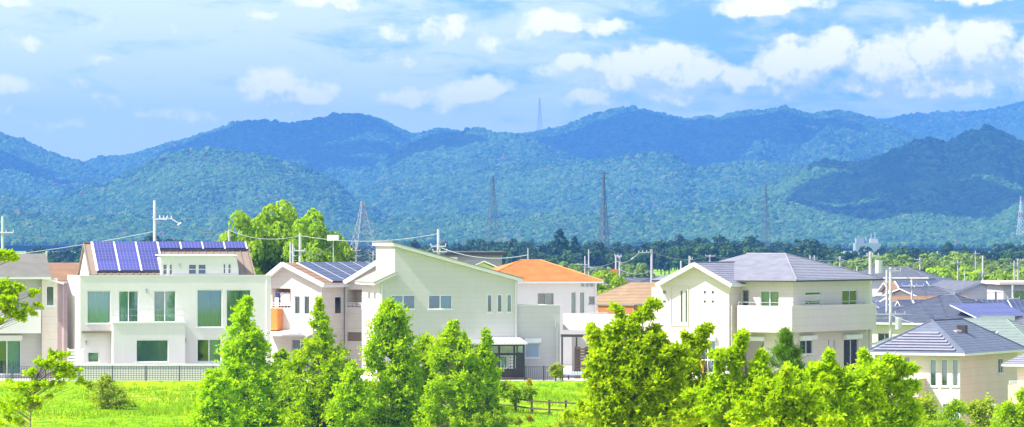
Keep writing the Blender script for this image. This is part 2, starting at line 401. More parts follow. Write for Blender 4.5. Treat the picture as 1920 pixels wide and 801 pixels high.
def curtain_mesh(mb, fc, u0, z0, u1, z1, d):
    n = max(4, int((u1 - u0) / .09)); i = len(mb.v)
    for k in range(n + 1):
        u = u0 + (u1 - u0) * k / n; dd = d + (.03 if k % 2 else 0)
        mb.v += [fc(u, z0, dd), fc(u, z1, dd)]
    for k in range(n): mb.f.append((i + 2 * k, i + 2 * k + 2, i + 2 * k + 3, i + 2 * k + 1))
def window(parent, fc, r, panes=2, fm='frame_white', gm='glass', cur=None, rows=1, fw=.055, blind=None, sill=True, depth=.07, cd=.26):
    """frame (the part) with its panes and, behind them, curtains; cur: a curtain material per pane or None"""
    u0, z0, u1, z1 = r; mb = MB()
    def bx(a0, a1, c0, c1, d0, d1):
        mb.prism([fc(a0, c0, d0), fc(a1, c0, d0), fc(a1, c1, d0), fc(a0, c1, d0)], Vector(fc(a0, c0, d1)) - Vector(fc(a0, c0, d0)))
    e = .004
    bx(u0 + e, u1 - e, z1 - fw, z1 - e, depth - .04, depth + .05); bx(u0 + e, u1 - e, z0 + e, z0 + fw, depth - .04, depth + .05)
    bx(u0 + e, u0 + fw, z0 + fw, z1 - fw, depth - .04, depth + .05); bx(u1 - fw, u1 - e, z0 + fw, z1 - fw, depth - .04, depth + .05)
    pw = (u1 - u0 - 2 * fw) / panes
    for k in range(1, panes): bx(u0 + fw + pw * k - fw / 2, u0 + fw + pw * k + fw / 2, z0 + fw, z1 - fw, depth - .03, depth + .045)
    ph = (z1 - z0 - 2 * fw) / rows
    for k in range(1, rows): bx(u0 + fw, u1 - fw, z0 + fw + ph * k - .018, z0 + fw + ph * k + .018, depth - .02, depth + .03)
    if sill: bx(u0 - .04, u1 + .04, z0 - .05, z0 - .004, -.06, .02)
    w = mb.build('window', fm, parent)
    for k in range(panes):
        q = MB(); a0, a1 = u0 + fw + pw * k + .01, u0 + fw + pw * (k + 1) - .01
        dd = depth + (.012 if k % 2 else 0)
        q.prism([fc(a0, z0 + fw - .01, dd), fc(a1, z0 + fw - .01, dd), fc(a1, z1 - fw + .01, dd), fc(a0, z1 - fw + .01, dd)], Vector(fc(0, 0, .012)) - Vector(fc(0, 0, 0)))
        q.build('pane', gm, w)
        cm = cur[k] if cur else None
        if cm:
            q = MB(); curtain_mesh(q, fc, a0 - .02, z0 + .02, a1 + .02, z1 - .02, cd); q.build('curtain', cm, w)
    return w
def hole(f, x0, y0, x1, y1, b=0.0):
    a0, zt = f.px(x0, y0, b); a1, zb = f.px(x1, y1, b); return (a0, zb, a1, zt)
def holea(f, x0, y0, x1, y1, a=0.0):
    b0, zt = f.pxa(x0, y0, a); b1, zb = f.pxa(x1, y1, a)
    return (b0, zb, b1, zt)

def slab(parent, pts, t, m, name='roof', label=None):
    return MB().prism(pts, (0, 0, -t)).build(name, m, parent, label=label)
def clip(poly, n, d):
    """keep the part of a 3-D polygon with n.p >= d"""
    out = []
    for k in range(len(poly)):
        p, q = poly[k], poly[(k + 1) % len(poly)]; a, c = n.dot(p) - d, n.dot(q) - d
        if a >= 0: out.append(p)
        if (a >= 0) != (c >= 0): out.append(p + (q - p) * (a / (a - c)))
    return out
def courses(mb, pts, pitch=.16, lift=.03, start=0.0):
    """roof plane laid in overlapping courses: each strip tips up along its lower edge"""
    P = [Vector(p) for p in pts]; nrm = (P[1] - P[0]).cross(P[2] - P[0]).normalized()
    if nrm.z < 0: nrm = -nrm; P.reverse()
    hd = Vector((nrm.x, nrm.y, 0))
    if hd.length < 1e-4: return
    down = (nrm.z * Vector((nrm.x, nrm.y, 0)).normalized() - Vector((0, 0, hd.length))).normalized()
    d0, d1 = min(down.dot(p) for p in P), max(down.dot(p) for p in P); v = d0 + start
    while v < d1 - 1e-3:
        q = clip(clip(P, down, v), -down, -min(v + pitch, d1)); 
        if len(q) >= 3:
            top = [p + nrm * (.004 + lift * (down.dot(p) - v) / pitch) for p in q]
            i = len(mb.v); n = len(q); mb.v += [tuple(p) for p in top] + [tuple(p - nrm * .02) for p in q]
            mb.f.append(tuple(range(i, i + n)))
            for k in range(n):
                j = (k + 1) % n; mb.f.append((i + j, i + k, i + n + k, i + n + j))
        v += pitch
def tiled(parent, planes, m, pitch=.16, t=.14, trim='white_trim', lift=.03, ridges=()):
    """roof: deck slabs, tile courses on top, ridge caps"""
    mb = MB()
    for pl in planes: mb.prism(pl, (0, 0, -t))
    deck = mb.build('roof', trim, parent)
    mb = MB()
    for pl in planes: courses(mb, pl, pitch, lift)
    o = mb.build('roof_tiles', m, deck); o['kind'] = 'stuff'
    for p, q in ridges:
        MB().tube(Vector(p) + Vector((0, 0, .02)), Vector(q) + Vector((0, 0, .02)), .05, .05, 6).build('ridge_cap', m, deck)
    return deck
def solar(parent, plane, u, v, n, cols, rows, m='solar_blue', gap=.02, h=.09, grp=None):
    """modules on the parallelogram plane + s*u + t*v; each module is a part; white seams come from the gap bars"""
    plane, u, v, n = map(Vector, (plane, u, v, n)); n = n.normalized(); me = None
    us, vs = u / cols, v / rows; ul, vl = us.length, vs.length
    for i in range(cols):
        for j in range(rows):
            p = plane + us * (i + gap / ul / 2) + vs * (j + .008 / vl) + n * h
            a, c = us * (1 - gap / ul), vs * (1 - .016 / vl)
            if me is None:
                p0 = p; me = MB().prism([Vector(), a, a + c, c], -n * .04).mesh('solar_panel', m)
            o = link('solar_panel', me, parent); o.location = p
def bars(parent, name, m, segs, w):
    mb = MB()
    for p, q in segs: mb.bar(p, q, w)
    return mb.build(name, m, parent)

# ------------------------------------------------------------------ the setting: ground, mountains, forest, air
def vnoise(x, y, seed=0):
    xi, yi = np.floor(x).astype(np.int64), np.floor(y).astype(np.int64); fx, fy = x - xi, y - yi
    def h(i, j):
        n = (i * 374761393 + j * 668265263 + seed * 974711) & 0x7fffffff
        n = ((n ^ (n >> 13)) * 1274126177) & 0x7fffffff
        return ((n ^ (n >> 16)) & 0xffff) / 65535.0
    sx, sy = fx * fx * (3 - 2 * fx), fy * fy * (3 - 2 * fy)
    return (h(xi, yi) * (1 - sx) + h(xi + 1, yi) * sx) * (1 - sy) + (h(xi, yi + 1) * (1 - sx) + h(xi + 1, yi + 1) * sx) * sy
def fbm(x, y, o=4, seed=0):
    v, a, t = 0, 1, 0
    for k in range(o): v = v + a * vnoise(x * 2 ** k, y * 2 ** k, seed + k); t += a; a *= .5
    return v / t
def sst(x, a, b): t = np.clip((x - a) / (b - a), 0, 1); return t * t * (3 - 2 * t)
def ground_z(X, Y):
    X, Y = np.asarray(X, float), np.asarray(Y, float)
    right = sst(X, 19.5, 23.5)
    plateau = np.interp(Y, [0, 188, 205, 215, 228, 236, 246.6, 247, 305, 345, 3000], [-6.2, -6.2, -4.2, -2.6, -1.4, -1.0, -.3, 0, 0, -6, -7])
    low = np.interp(Y, [0, 205, 222, 240, 305, 345, 3000], [-6.2, -6.2, -5.8, -4.6, -4.4, -6, -7])
    z = plateau * (1 - right) + low * right
    rough = .22 * (fbm(X * .45, Y * .45, 4, 3) - .5) * sst(Y, 190, 215) * (1 - sst(Y, 244, 247))
    return z + rough
xs = np.concatenate([[-3900, -2000, -1000, -300, -120], np.linspace(-60, 60, 121), [120, 300, 1000, 2000, 3900]])
ys = np.concatenate([[-300, -50, 0, 60, 120, 160, 185], np.linspace(200, 246, 70), [246.6, 247], np.linspace(248, 352, 70), [400, 500, 700, 1000, 1500, 2200, 3000, 4200, 6000, 9000, 12700]])
GX, GY = np.meshgrid(xs, ys); GZ = ground_z(GX, GY)
def grid_quads(r, c):
    i = np.arange(r - 1)[:, None] * c + np.arange(c - 1)[None, :]
    return np.stack([i, i + 1, i + c + 1, i + c], -1).reshape(-1, 4)
g = link('ground', fast_mesh('ground', np.stack([GX, GY, GZ], -1).reshape(-1, 3), grid_quads(*GX.shape), 'ground_turf'))
g['kind'] = 'structure'; g['label'] = 'bright green grassy ground'

# mountains: crest lines as (photo column, photo row) at a distance, with the width of the slope that falls towards the viewer
RIDGES = [
 (11500, 2600, [(1500, 300), (1600, 232), (1680, 219), (1720, 214), (1760, 211), (1810, 210), (1850, 206), (1890, 197), (1920, 191), (2100, 178)]),
 (9500, 2600, [(60, 330), (150, 308), (180, 296), (250, 289), (300, 273), (350, 260), (400, 243), (450, 227), (500, 226), (540, 231), (580, 225), (620, 215), (650, 212), (690, 216), (720, 225), (750, 241), (772, 251),
               (795, 247), (820, 240), (850, 243), (900, 255), (960, 252), (1000, 248), (1050, 238), (1100, 218), (1150, 203), (1175, 200), (1200, 203), (1250, 216), (1285, 222), (1330, 217), (1352, 221), (1370, 211),
               (1400, 207), (1430, 207), (1470, 199), (1500, 207), (1522, 213), (1540, 210), (1565, 205), (1600, 211), (1640, 222), (1680, 240), (1750, 265), (1850, 310), (1950, 360)]),
 (8600, 2200, [(-200, 215), (0, 248), (50, 265), (90, 283), (130, 297), (160, 306), (200, 325), (260, 350), (320, 375), (420, 420)]),
 (8000, 1900, [(560, 380), (640, 345), (700, 312), (770, 268), (800, 254), (830, 247), (860, 247), (880, 240), (895, 239), (920, 246), (950, 249), (980, 252), (1010, 262), (1040, 278), (1090, 296), (1160, 320), (1250, 350)]),
 (6200, 1500, [(-200, 340), (-50, 352), (20, 360), (60, 372), (100, 374), (150, 353), (200, 338), (250, 318), (290, 297), (320, 283), (360, 278), (420, 279), (460, 284), (500, 289), (550, 304), (600, 325), (635, 343), (650, 360), (690, 385), (760, 420)]),
 (7000, 1700, [(560, 400), (640, 372), (700, 348), (760, 337), (830, 323), (900, 313), (960, 304), (1050, 304), (1130, 297), (1180, 289), (1230, 284), (1260, 287), (1285, 301), (1300, 313), (1350, 304), (1420, 301), (1480, 306), (1560, 315), (1650, 335), (1800, 370)]),
 (5900, 1300, [(1300, 420), (1380, 375), (1440, 345), (1490, 320), (1540, 300), (1600, 304), (1640, 294), (1680, 278), (1720, 262), (1740, 257), (1780, 262), (1820, 243), (1848, 233), (1880, 243), (1920, 264), (2000, 285), (2100, 300)]),
 (5200, 800, [(560, 440), (640, 420), (760, 405), (860, 400), (960, 408), (1060, 396), (1150, 402), (1240, 394), (1330, 385), (1400, 368), (1450, 366), (1520, 380), (1600, 395), (1680, 408), (1760, 415), (1830, 400), (1880, 370), (1930, 345), (2100, 320)]),
 (5000, 800, [(-200, 390), (0, 392), (60, 398), (150, 405), (250, 396), (350, 405), (450, 398), (560, 410), (640, 430), (700, 450)])]
def hill_z(C, Y):
    """C photo column (bearing), Y distance"""
    X = (C - 960) / FOC * Y
    z = np.full(np.broadcast(C, Y).shape, -9.0); 
    for k, (Y0, wd, pts) in enumerate(RIDGES):
        px_, py_ = zip(*pts)
        row = np.interp(C, px_, py_, left=470, right=470 if px_[-1] < 2050 else py_[-1])
        crest = CAMH + (HOR - row) * Y0 / FOC - 5
        wob = (fbm(X / 330 + 9 * k, Y / 1100, 4, 20 + k) - .5)
        sp = np.abs(fbm(X / 190 + 3 * k, Y / 620, 3, 50 + k) * 2 - 1)
        t = (Y0 - Y) / wd
        tf = np.clip(t * (1 + .5 * wob), 0, 1.2)
        front = 1 - 1.05 * tf ** .92 - .42 * sp * np.sin(np.clip(tf, 0, 1) * math.pi) + .62 * wob * np.sin(np.clip(tf, 0, 1) * math.pi)
        back = 1 - np.clip(-t * wd / 700, 0, 2)
        z = np.maximum(z, np.where(t >= 0, (crest + 9) * front, (crest + 9) * back) - 9)
    return z
cc = np.linspace(-160, 2080, 450); yy = np.concatenate([np.linspace(4000, 7200, 170), np.linspace(7220, 12200, 130)])
HC, HY = np.meshgrid(cc, yy); HZ = hill_z(HC, HY)
hm = link('mountains', fast_mesh('mountains', np.stack([(HC - 960) / FOC * HY, HY, HZ], -1).reshape(-1, 3), grid_quads(*HC.shape), 'hill_soil'))
hm.data.polygons.foreach_set('use_smooth', [True] * len(hm.data.polygons)); hm['kind'] = 'structure'; hm['label'] = 'hazy blue green forested mountains'
# one point per tree crown that can be seen from here or nearly so
N = 700000
C = rng.uniform(-120, 2040, N); Y = 4050 + (12000 - 4050) * rng.random(N) ** .8
Z = hill_z(C, Y); rows_ = HOR - (Z + 4 - CAMH) / Y * FOC
order = np.argsort(Y); keep = np.zeros(N, bool); best = np.full(2400, 470.0)
ci = (C + 130).astype(int)
zg = hill_z(cc[None, :], np.arange(4000, 12200, 25)[:, None])
rg = HOR - (zg - CAMH) / np.arange(4000, 12200, 25)[:, None] * FOC
runmin = np.minimum.accumulate(rg, 0)
yi = np.clip(((Y - 4000) / 25).astype(int) - 3, 0, rg.shape[0] - 1); cj = np.clip(((C + 160) / (2240 / 449)).round().astype(int), 0, 449)
keep = (rows_ < runmin[yi, cj] + 5) & (Z > -8.4)
# thin so that every tree takes its own patch of the picture
cell = {}
idx = np.nonzero(keep)[0]; rng.shuffle(idx); sel = []
for i in idx:
    k = (int(C[i] / 3.1), int(rows_[i] / 1.9))
    if k in cell: continue
    cell[k] = 1; sel.append(i)
sel = np.array(sel)
pts = np.stack([(C[sel] - 960) / FOC * Y[sel], Y[sel], Z[sel] + 1.5], -1)
print('forest crowns', len(sel))
me = bpy.data.meshes.new('forest'); me.vertices.add(len(pts)); me.vertices.foreach_set('co', pts.astype(np.float32).ravel())
att = me.attributes.new('size', 'FLOAT', 'POINT')
att.data.foreach_set('value', (rng.uniform(2.5, 5.2, len(pts)) * (Y[sel] / 6200) ** .5 * (1 + .5 * (rng.random(len(pts)) > .93))).astype(np.float32))
me.update(); fo = link('forest', me); fo['kind'] = 'stuff'; fo['label'] = 'dense broadleaf forest covering the mountains'
t = bpy.data.node_groups.new('forest_crowns', 'GeometryNodeTree')
t.interface.new_socket('Geometry', in_out='INPUT', socket_type='NodeSocketGeometry'); t.interface.new_socket('Geometry', in_out='OUTPUT', socket_type='NodeSocketGeometry')
nn = lambda ty: t.nodes.new(ty)
gi, go_ = nn('NodeGroupInput'), nn('NodeGroupOutput'); jn = nn('GeometryNodeJoinGeometry')
for sd in range(4):
    ico = nn('GeometryNodeMeshIcoSphere'); ico.inputs['Radius'].default_value = 1; ico.inputs['Subdivisions'].default_value = 3
    nz = nn('ShaderNodeTexNoise'); nz.noise_dimensions = '4D'; nz.inputs['W'].default_value = sd * 7.3; nz.inputs['Scale'].default_value = 1.7; nz.inputs['Detail'].default_value = 4; nz.inputs['Roughness'].default_value = .7
    pos = nn('GeometryNodeInputPosition'); sub = nn('ShaderNodeMath'); sub.operation = 'MULTIPLY_ADD'; sub.inputs[1].default_value = 1.9; sub.inputs[2].default_value = .08
    t.links.new(nz.outputs['Fac'], sub.inputs[0])
    sc_ = nn('ShaderNodeVectorMath'); sc_.operation = 'SCALE'; t.links.new(pos.outputs[0], sc_.inputs[0]); t.links.new(sub.outputs[0], sc_.inputs['Scale'])
    sp_ = nn('GeometryNodeSetPosition'); t.links.new(ico.outputs['Mesh'], sp_.inputs['Geometry']); t.links.new(sc_.outputs[0], sp_.inputs['Position'])
    sm = nn('GeometryNodeSetMaterial'); sm.inputs['Material'].default_value = MATS['forest_crown']; t.links.new(sp_.outputs[0], sm.inputs[0])
    g2i = nn('GeometryNodeGeometryToInstance'); t.links.new(sm.outputs[0], g2i.inputs[0]); t.links.new(g2i.outputs[0], jn.inputs[0])
iop = nn('GeometryNodeInstanceOnPoints'); iop.inputs['Pick Instance'].default_value = True
t.links.new(gi.outputs[0], iop.inputs['Points']); t.links.new(jn.outputs[0], iop.inputs['Instance'])
ri = nn('FunctionNodeRandomValue'); ri.data_type = 'INT'; ri.inputs[4].default_value = 0; ri.inputs[5].default_value = 3; t.links.new(ri.outputs[2], iop.inputs['Instance Index'])
rr = nn('FunctionNodeRandomValue'); rr.data_type = 'FLOAT_VECTOR'; rr.inputs[0].default_value = (-.3, -.3, 0); rr.inputs[1].default_value = (.3, .3, 6.28)
t.links.new(rr.outputs[0], iop.inputs['Rotation'])
na = nn('GeometryNodeInputNamedAttribute'); na.data_type = 'FLOAT'; na.inputs[0].default_value = 'size'
cx = nn('ShaderNodeCombineXYZ')
for k in range(3): t.links.new(na.outputs['Attribute'], cx.inputs[k])
t.links.new(cx.outputs[0], iop.inputs['Scale']); t.links.new(iop.outputs[0], go_.inputs[0])
md = fo.modifiers.new('crowns', 'NODES'); md.node_group = t

# unseen clouds added high outside the frame to cast shade on the hills
cv, cf = [], []
def ico_lump(cx_, cy_, cz_, r, seed):
    n1, n2 = 22, 14; i0 = len(cv)
    for j in range(n2 + 1):
        for i in range(n1):
            th, ph = math.pi * j / n2, 2 * math.pi * i / n1
            d = np.array([math.sin(th) * math.cos(ph), math.sin(th) * math.sin(ph), math.cos(th)])
            k = 1 + .35 * (float(fbm(np.array(d[0] * 2 + seed), np.array(d[1] * 2 + d[2] * 3), 3, seed)) - .5)
            cv.append((cx_ + r * k * d[0], cy_ + r * k * d[1], cz_ + r * k * d[2] * .6))
    for j in range(n2):
        for i in range(n1):
            cf.append((i0 + j * n1 + i, i0 + j * n1 + (i + 1) % n1, i0 + (j + 1) * n1 + (i + 1) % n1, i0 + (j + 1) * n1 + i))
off = SUN_DIR * (1150 / SUN_DIR.z)
def cloud(label, lumps):
    cv.clear(); cf.clear()
    for k, (x, Y_, r) in enumerate(lumps): ico_lump((x - 960) / FOC * Y_ + off.x, Y_ + off.y, 60 + 1150, r, k)
    me = bpy.data.meshes.new('cloud'); me.from_pydata(list(cv), [], list(cf)); me.materials.append(MATS['cloud_white'])
    cl = link('cloud', me); cl['kind'] = 'structure'; cl['label'] = label
cloud('white cumulus cloud out of view, shading the steep hill', [(1600, 5550, 110), (1660, 5250, 130), (1720, 5650, 150), (1740, 5200, 150), (1800, 5500, 150), (1850, 5850, 140), (1900, 5600, 150), (1760, 5900, 130), (1940, 5850, 140), (1690, 5900, 90)])
cloud('white cumulus cloud added out of view to shade the left ridge', [(470, 8900, 150), (560, 9300, 190), (640, 9000, 200), (700, 9400, 190), (740, 8700, 120)])
cloud('white cumulus cloud added out of view to shade the middle ridge', [(1080, 8800, 150), (1180, 9200, 210), (1290, 8900, 200), (1400, 9300, 210), (1500, 9000, 180), (1590, 9300, 160)])
cloud('small white cloud added out of view to shade the middle peak', [(870, 7900, 80), (900, 8050, 100), (935, 7900, 70)])
cloud('small white cloud added out of view to shade the left slope', [(20, 8200, 130), (80, 8000, 130), (-60, 8300, 140)])

# the air between: one closed box of even haze
hz = bpy.data.materials.new('air'); hz.use_nodes = True; hz.node_tree.nodes.clear(); b = NB(hz.node_tree)
vol = b.n('ShaderNodeVolumePrincipled'); vol.inputs['Color'].default_value = (.115, .37, 1.0, 1); vol.inputs['Density'].default_value = 1.2e-4; vol.inputs['Anisotropy'].default_value = .1
o = b.n('ShaderNodeOutputMaterial'); b.put(o.inputs['Volume'], vol.outputs[0]); MATS['air'] = hz
hb = MB().box(-4000, 4000, -320, 12800, -12, 385).build('haze', 'air'); hb['kind'] = 'stuff'; hb['label'] = 'blue haze in the air over the valley'

# ------------------------------------------------------------------ houses
def box_part(parent, name, m, *args, label=None): return MB().box(*args).build(name, m, parent, label=label)
def pipe(parent, pts, r=.04, m='white_trim', name='downpipe'):
    return MB().chain([Vector(p) for p in pts], [r] * len(pts), 6).build(name, m, parent)
def railing(parent, pts, z0, z1, n, m='frame_white', r=.02, name='balcony_rail', rails=2):
    mb = MB()
    for k in range(len(pts) - 1):
        p, q = Vector((*pts[k], 0)), Vector((*pts[k + 1], 0))
        for j in range(rails):
            z = z1 - (z1 - z0) * j / rails
            mb.bar(p + Vector((0, 0, z)), q + Vector((0, 0, z)), r * 1.6)
        for j in range(n + 1):
            c = p + (q - p) * j / n; mb.bar(c + Vector((0, 0, z0)), c + Vector((0, 0, z1)), r)
    return mb.build(name, m, parent)
def lamp(parent, p, r=.09):
    mb = MB().tube(Vector(p), Vector(p) + Vector((0, -.16, 0)), r, r * .8, 8); mb.tube(Vector(p) + Vector((0, -.1, 0)), Vector(p) + Vector((0, -.12, -.22)), r * .7, r * .5, 8)
    return mb.build('wall_lamp', 'frame_grey', parent)

# --- white house with a wall of green windows
f = Fr(150, 250, 12); h = f.thing('white_house', 'white flat fronted house with blue solar panels and tall green windows')
a1 = f.px(508, 600)[0]; zt = f.px(150, 518)[1]; DP = 7.0
ups = [((163, 545, 208, 607), 1, ['curtain_teal']), ((222, 545, 260, 605), 2, ['curtain_teal', 'curtain_green']), ((288, 545, 330, 605), 2, ['curtain_green', 'curtain_teal']),
       ((369, 543, 417, 614), 1, ['curtain_green']), ((424, 543, 471, 614), 1, ['curtain_green']), ((369, 636, 415, 679), 2, [None, 'curtain_green']), ((425, 636, 471, 679), 2, ['curtain_green', None]), ((164, 660, 186, 680), 1, ['curtain_white'])]
hs_ = [hole(f, *q[0]) for q in ups]; fc = face('b', 0)
wall(h, fc, rect(0, 0, a1, zt), hs_)
for r_, q in zip(hs_, ups): window(h, fc, r_, q[1], cur=q[2])
wall(h, face('a', 0, -1), rect(.18, 0, DP, zt)); wall(h, face('a', a1, 1), rect(.18, 0, DP, zt)); wall(h, face('b', DP, 1), rect(.18, 0, a1 - .18, zt))
box_part(h, 'terrace', 'concrete', .18, a1 - .18, .18, DP - .18, zt - .42, zt - .3)
box_part(h, 'coping', 'white_trim', -.03, a1 + .03, -.03, .21, zt + .002, zt + .05)
BO = -1.15; fb = face('b', BO); p0, pz = f.px(212, 607, BO); p1 = f.px(347, 607, BO)[0]
hh = hole(f, 255, 637, 316, 679, BO)
wall(h, fb, rect(p0, 0, p1, pz), [hh]); window(h, fb, hh, 1, cur=['curtain_green'])
wall(h, face('a', p0, -1), rect(BO + .18, 0, -.004, pz)); wall(h, face('a', p1, 1), rect(BO + .18, 0, -.004, pz))
box_part(h, 'balcony_floor', 'white_trim', p0 - .05, p1 + .05, BO - .05, -.006, pz + .002, pz + .09)
zr_ = f.px(240, 580, BO)[1]
railing(h, [(p0, BO + .03), (p1, BO + .03)], pz + .09, zr_, 8, 'steel', .014, rails=2)
cz = f.px(180, 622)[1]; ca0, ca1 = f.px(152, 622)[0], f.px(211, 622)[0]
box_part(h, 'canopy', 'brown_metal', ca0, ca1, -.55, -.006, cz - .07, cz + .05)
for q in ((274, 543), (213, 650), (347, 636)):
    aa, zz = f.px(*q); lamp(h, (aa, -.004 if q[0] != 213 else -.004, zz), .07)
for q in ((161, 640),): aa, zz = f.px(*q); lamp(h, (aa, -.004, zz), .08)
aa = f.px(500, 525)[0]; pipe(h, [(aa, -.07, zt - .25), (aa, -.07, 0)])
EB, RB = .45, 3.7
ze, zr = f.px(300, 515, EB)[1], f.px(300, 456, RB)[1]
al = (f.px(166, 517, EB)[0] + f.px(157, 456, RB)[0]) / 2; ar = (f.px(481, 515, EB)[0] + f.px(462, 456, RB)[0]) / 2
roof = slab(h, [(al, EB, ze), (ar, EB, ze), (ar, RB, zr), (al, RB, zr)], .14, 'brown_metal')
slab(h, [(al, RB + .004, zr), (ar, RB + .004, zr), (ar, 2 * RB - EB, ze), (al, 2 * RB - EB, ze)], .14, 'brown_metal')
sd = Vector((0, RB - EB, zr - ze)); sn = Vector((1, 0, 0)).cross(sd).normalized()
mb = MB()
k = al + .05
while k < ar:
    p = Vector((k, EB, ze)) + sn * .025; mb.bar(p, p + sd, .035, .05); k += .42
mb.build('roof_seam', 'brown_metal', roof)['kind'] = 'stuff'
MB().bar((al, RB, zr + .03), (ar, RB, zr + .03), .22, .07).build('ridge_cap', 'brown_metal', roof)
for aa, s in ((al + .12, -1), (ar - .12, 1)):
    wall(h, face('a', aa, s), [(EB + .1, zt - .35), (2 * RB - EB - .1, zt - .35), (2 * RB - EB - .1, ze - .12), (RB, zr - .15), (EB + .1, ze - .12)], t=.12)
def on(t, a): return Vector((a, EB, ze)) + sd * t
xa = lambda x: f.px(x, 456, RB)[0]
t0 = .08; base = on(t0, xa(172)); uu = Vector((xa(294) - xa(172), 0, 0))
solar(roof, base, uu, sd * (1.0 - t0), sn, 3, 3, 'solar_blue', gap=.11, h=.13)
t1 = .78
solar(roof, on(t1, xa(294) + .05), Vector((xa(459) - xa(294) - .05, 0, 0)), sd * (1.0 - t1), sn, 4, 1, 'solar_blue', gap=.09, h=.13)
for k in range(4):
    p = on(t0, xa(172) + uu.x * k / 3) + sn * .075; MB().bar(p, p + sd * (1 - t0), .14, .05).build('panel_rail', 'frame_white', roof)
for k in range(1, 5):
    p = on(t1, xa(294) + .05 + (xa(459) - xa(294) - .05) * k / 4) + sn * .075; MB().bar(p, p + sd * (1 - t1), .12, .05).build('panel_rail', 'frame_white', roof)
p = on(t0, xa(172)) + sn * .065 - sd * .012; MB().bar(p, p + uu, .08, .12).build('panel_edge', 'dark_edge', roof)
p = on(t1, xa(294) + .05) + sn * .065 - sd * .03; MB().bar(p, p + Vector((xa(459) - xa(294), 0, 0)), .1, .12).build('panel_edge', 'dark_edge', roof)
DB = .36; fd = face('b', DB); d0, dz = f.px(301, 481, DB); d1 = f.px(444, 481, DB)[0]
dw = [hole(f, *q, DB) for q in ((305, 495, 314, 516), (317, 495, 324, 516), (353, 495, 369, 515), (371, 495, 387, 515), (418, 494, 424, 514), (427, 494, 434, 514))]
wall(h, fd, [(d0, zt - .35), (d1 + .12, zt - .35), (d1 + .1, zt + .4), (d1, dz - .12), (d1 - .15, dz), (d0, dz)], dw, name='dormer_wall')
for r_ in dw: window(h, fd, r_, 1, rows=2, gm='glass_clear', fw=.05, sill=False)
for aa, s in ((d0, -1), (d1, 1)): wall(h, face('a', aa, s), rect(DB + .18, zt - .35, 2.7, dz - .02), name='dormer_wall')
slab(h, [(d0 - .08, DB - .1, dz + .06), (d1 + .05, DB - .1, dz + .06), (d1 + .05, 2.9, dz + .12), (d0 - .08, 2.9, dz + .12)], .055, 'white_trim', 'dormer_roof')
aa, zz = f.px(337, 496, DB); lamp(h, (aa, DB - .004, zz), .05)

# --- pale house with one long slanting roof
f = Fr(713, 250, 12); h = f.thing('slant_roof_house', 'pale grey house with one long roof slanting down from its tall end')
PX = lambda x, y: f.px(x, y)
wins = [((733, 553, 779, 580), 2, ['curtain_teal', None]), ((803, 553, 848, 580), 2, [None, 'curtain_teal']), ((913, 552, 923, 586), 1, [None]), ((932, 552, 942, 586), 1, [None]), ((950, 552, 960, 586), 1, ['curtain_green']), ((860, 646, 918, 700), 2, [None, None])]
hs_ = [hole(f, *q[0]) for q in wins]; a40 = PX(740, 500)[0]; ae = PX(970, 600)[0]; ztp = PX(740, 463)[1]; zlo = PX(970, 527)[1]
zl0, zl1 = PX(713, 529)[1], PX(740, 516)[1]
wall(h, face('b', 0), [(0, 0), (ae, 0), (ae, zlo), (a40, ztp), (a40, zl1), (0, zl0)], hs_, m='pale_wall')
for r_, q in zip(hs_, wins): window(h, face('b', 0), r_, q[1], cur=q[2], gm='glass_blue' if q[1] == 2 else 'glass')
DP = 6.2
wall(h, face('a', 0, -1), rect(.18, 0, DP, zl0), m='cream_wall'); wall(h, face('a', a40, -1), rect(.18, zl1 - .1, DP, ztp), m='cream_wall')
wall(h, face('a', ae, 1), rect(.18, 0, DP, zlo), m='pale_wall'); wall(h, face('b', DP, 1), [(.18, 0), (ae - .18, 0), (ae - .18, zlo), (a40 + .18, ztp), (a40 + .18, zl0), (.18, zl0)], m='pale_wall')
sl = (zlo - ztp) / (ae - a40)
R0, R1 = a40 - .18, ae + .22; zz = lambda a: ztp + (a - a40) * sl
fas = slab(h, [(R0, -.42, zz(R0) + .2), (R1, -.42, zz(R1) + .2), (R1, DP + .3, zz(R1) + .2), (R0, DP + .3, zz(R0) + .2)], .19, 'white_trim', 'fascia')
slab(h, [(R0 - .05, -.47, zz(R0) + .26), (R1 + .06, -.47, zz(R1 + .06) + .26), (R1 + .06, DP + .3, zz(R1 + .06) + .26), (R0 - .05, DP + .3, zz(R0) + .26)], .055, 'grey_roof')
ls = (zl1 - zl0) / a40; lz = lambda a: zl0 + a * ls
slab(h, [(-.42, -.42, lz(-.42) + .16), (a40 + .04, -.42, lz(a40) + .16), (a40 + .04, -.006, lz(a40) + .16), (a40 - .006, -.006, lz(a40) + .16), (a40 - .006, DP, lz(a40) + .16), (-.42, DP, lz(-.42) + .16)], .14, 'white_trim', 'lean_to_fascia')
slab(h, [(-.46, -.46, lz(-.46) + .21), (a40 + .06, -.46, lz(a40) + .21), (a40 + .06, -.004, lz(a40) + .21), (a40 - .008, -.004, lz(a40) + .21), (a40 - .008, DP, lz(a40) + .21), (-.46, DP, lz(-.46) + .21)], .045, 'grey_roof', 'lean_to_roof')
pipe(h, [(.09, -.06, zl0 - .15), (.09, -.06, 0)]); pipe(h, [(ae - .1, -.06, zlo - .1), (ae - .1, -.06, 0)])
for b0 in (1.5, 3.4): box_part(h, 'vent', 'frame_grey', -.1, -.006, b0, b0 + .25, zl0 - 1.0, zl0 - .65)
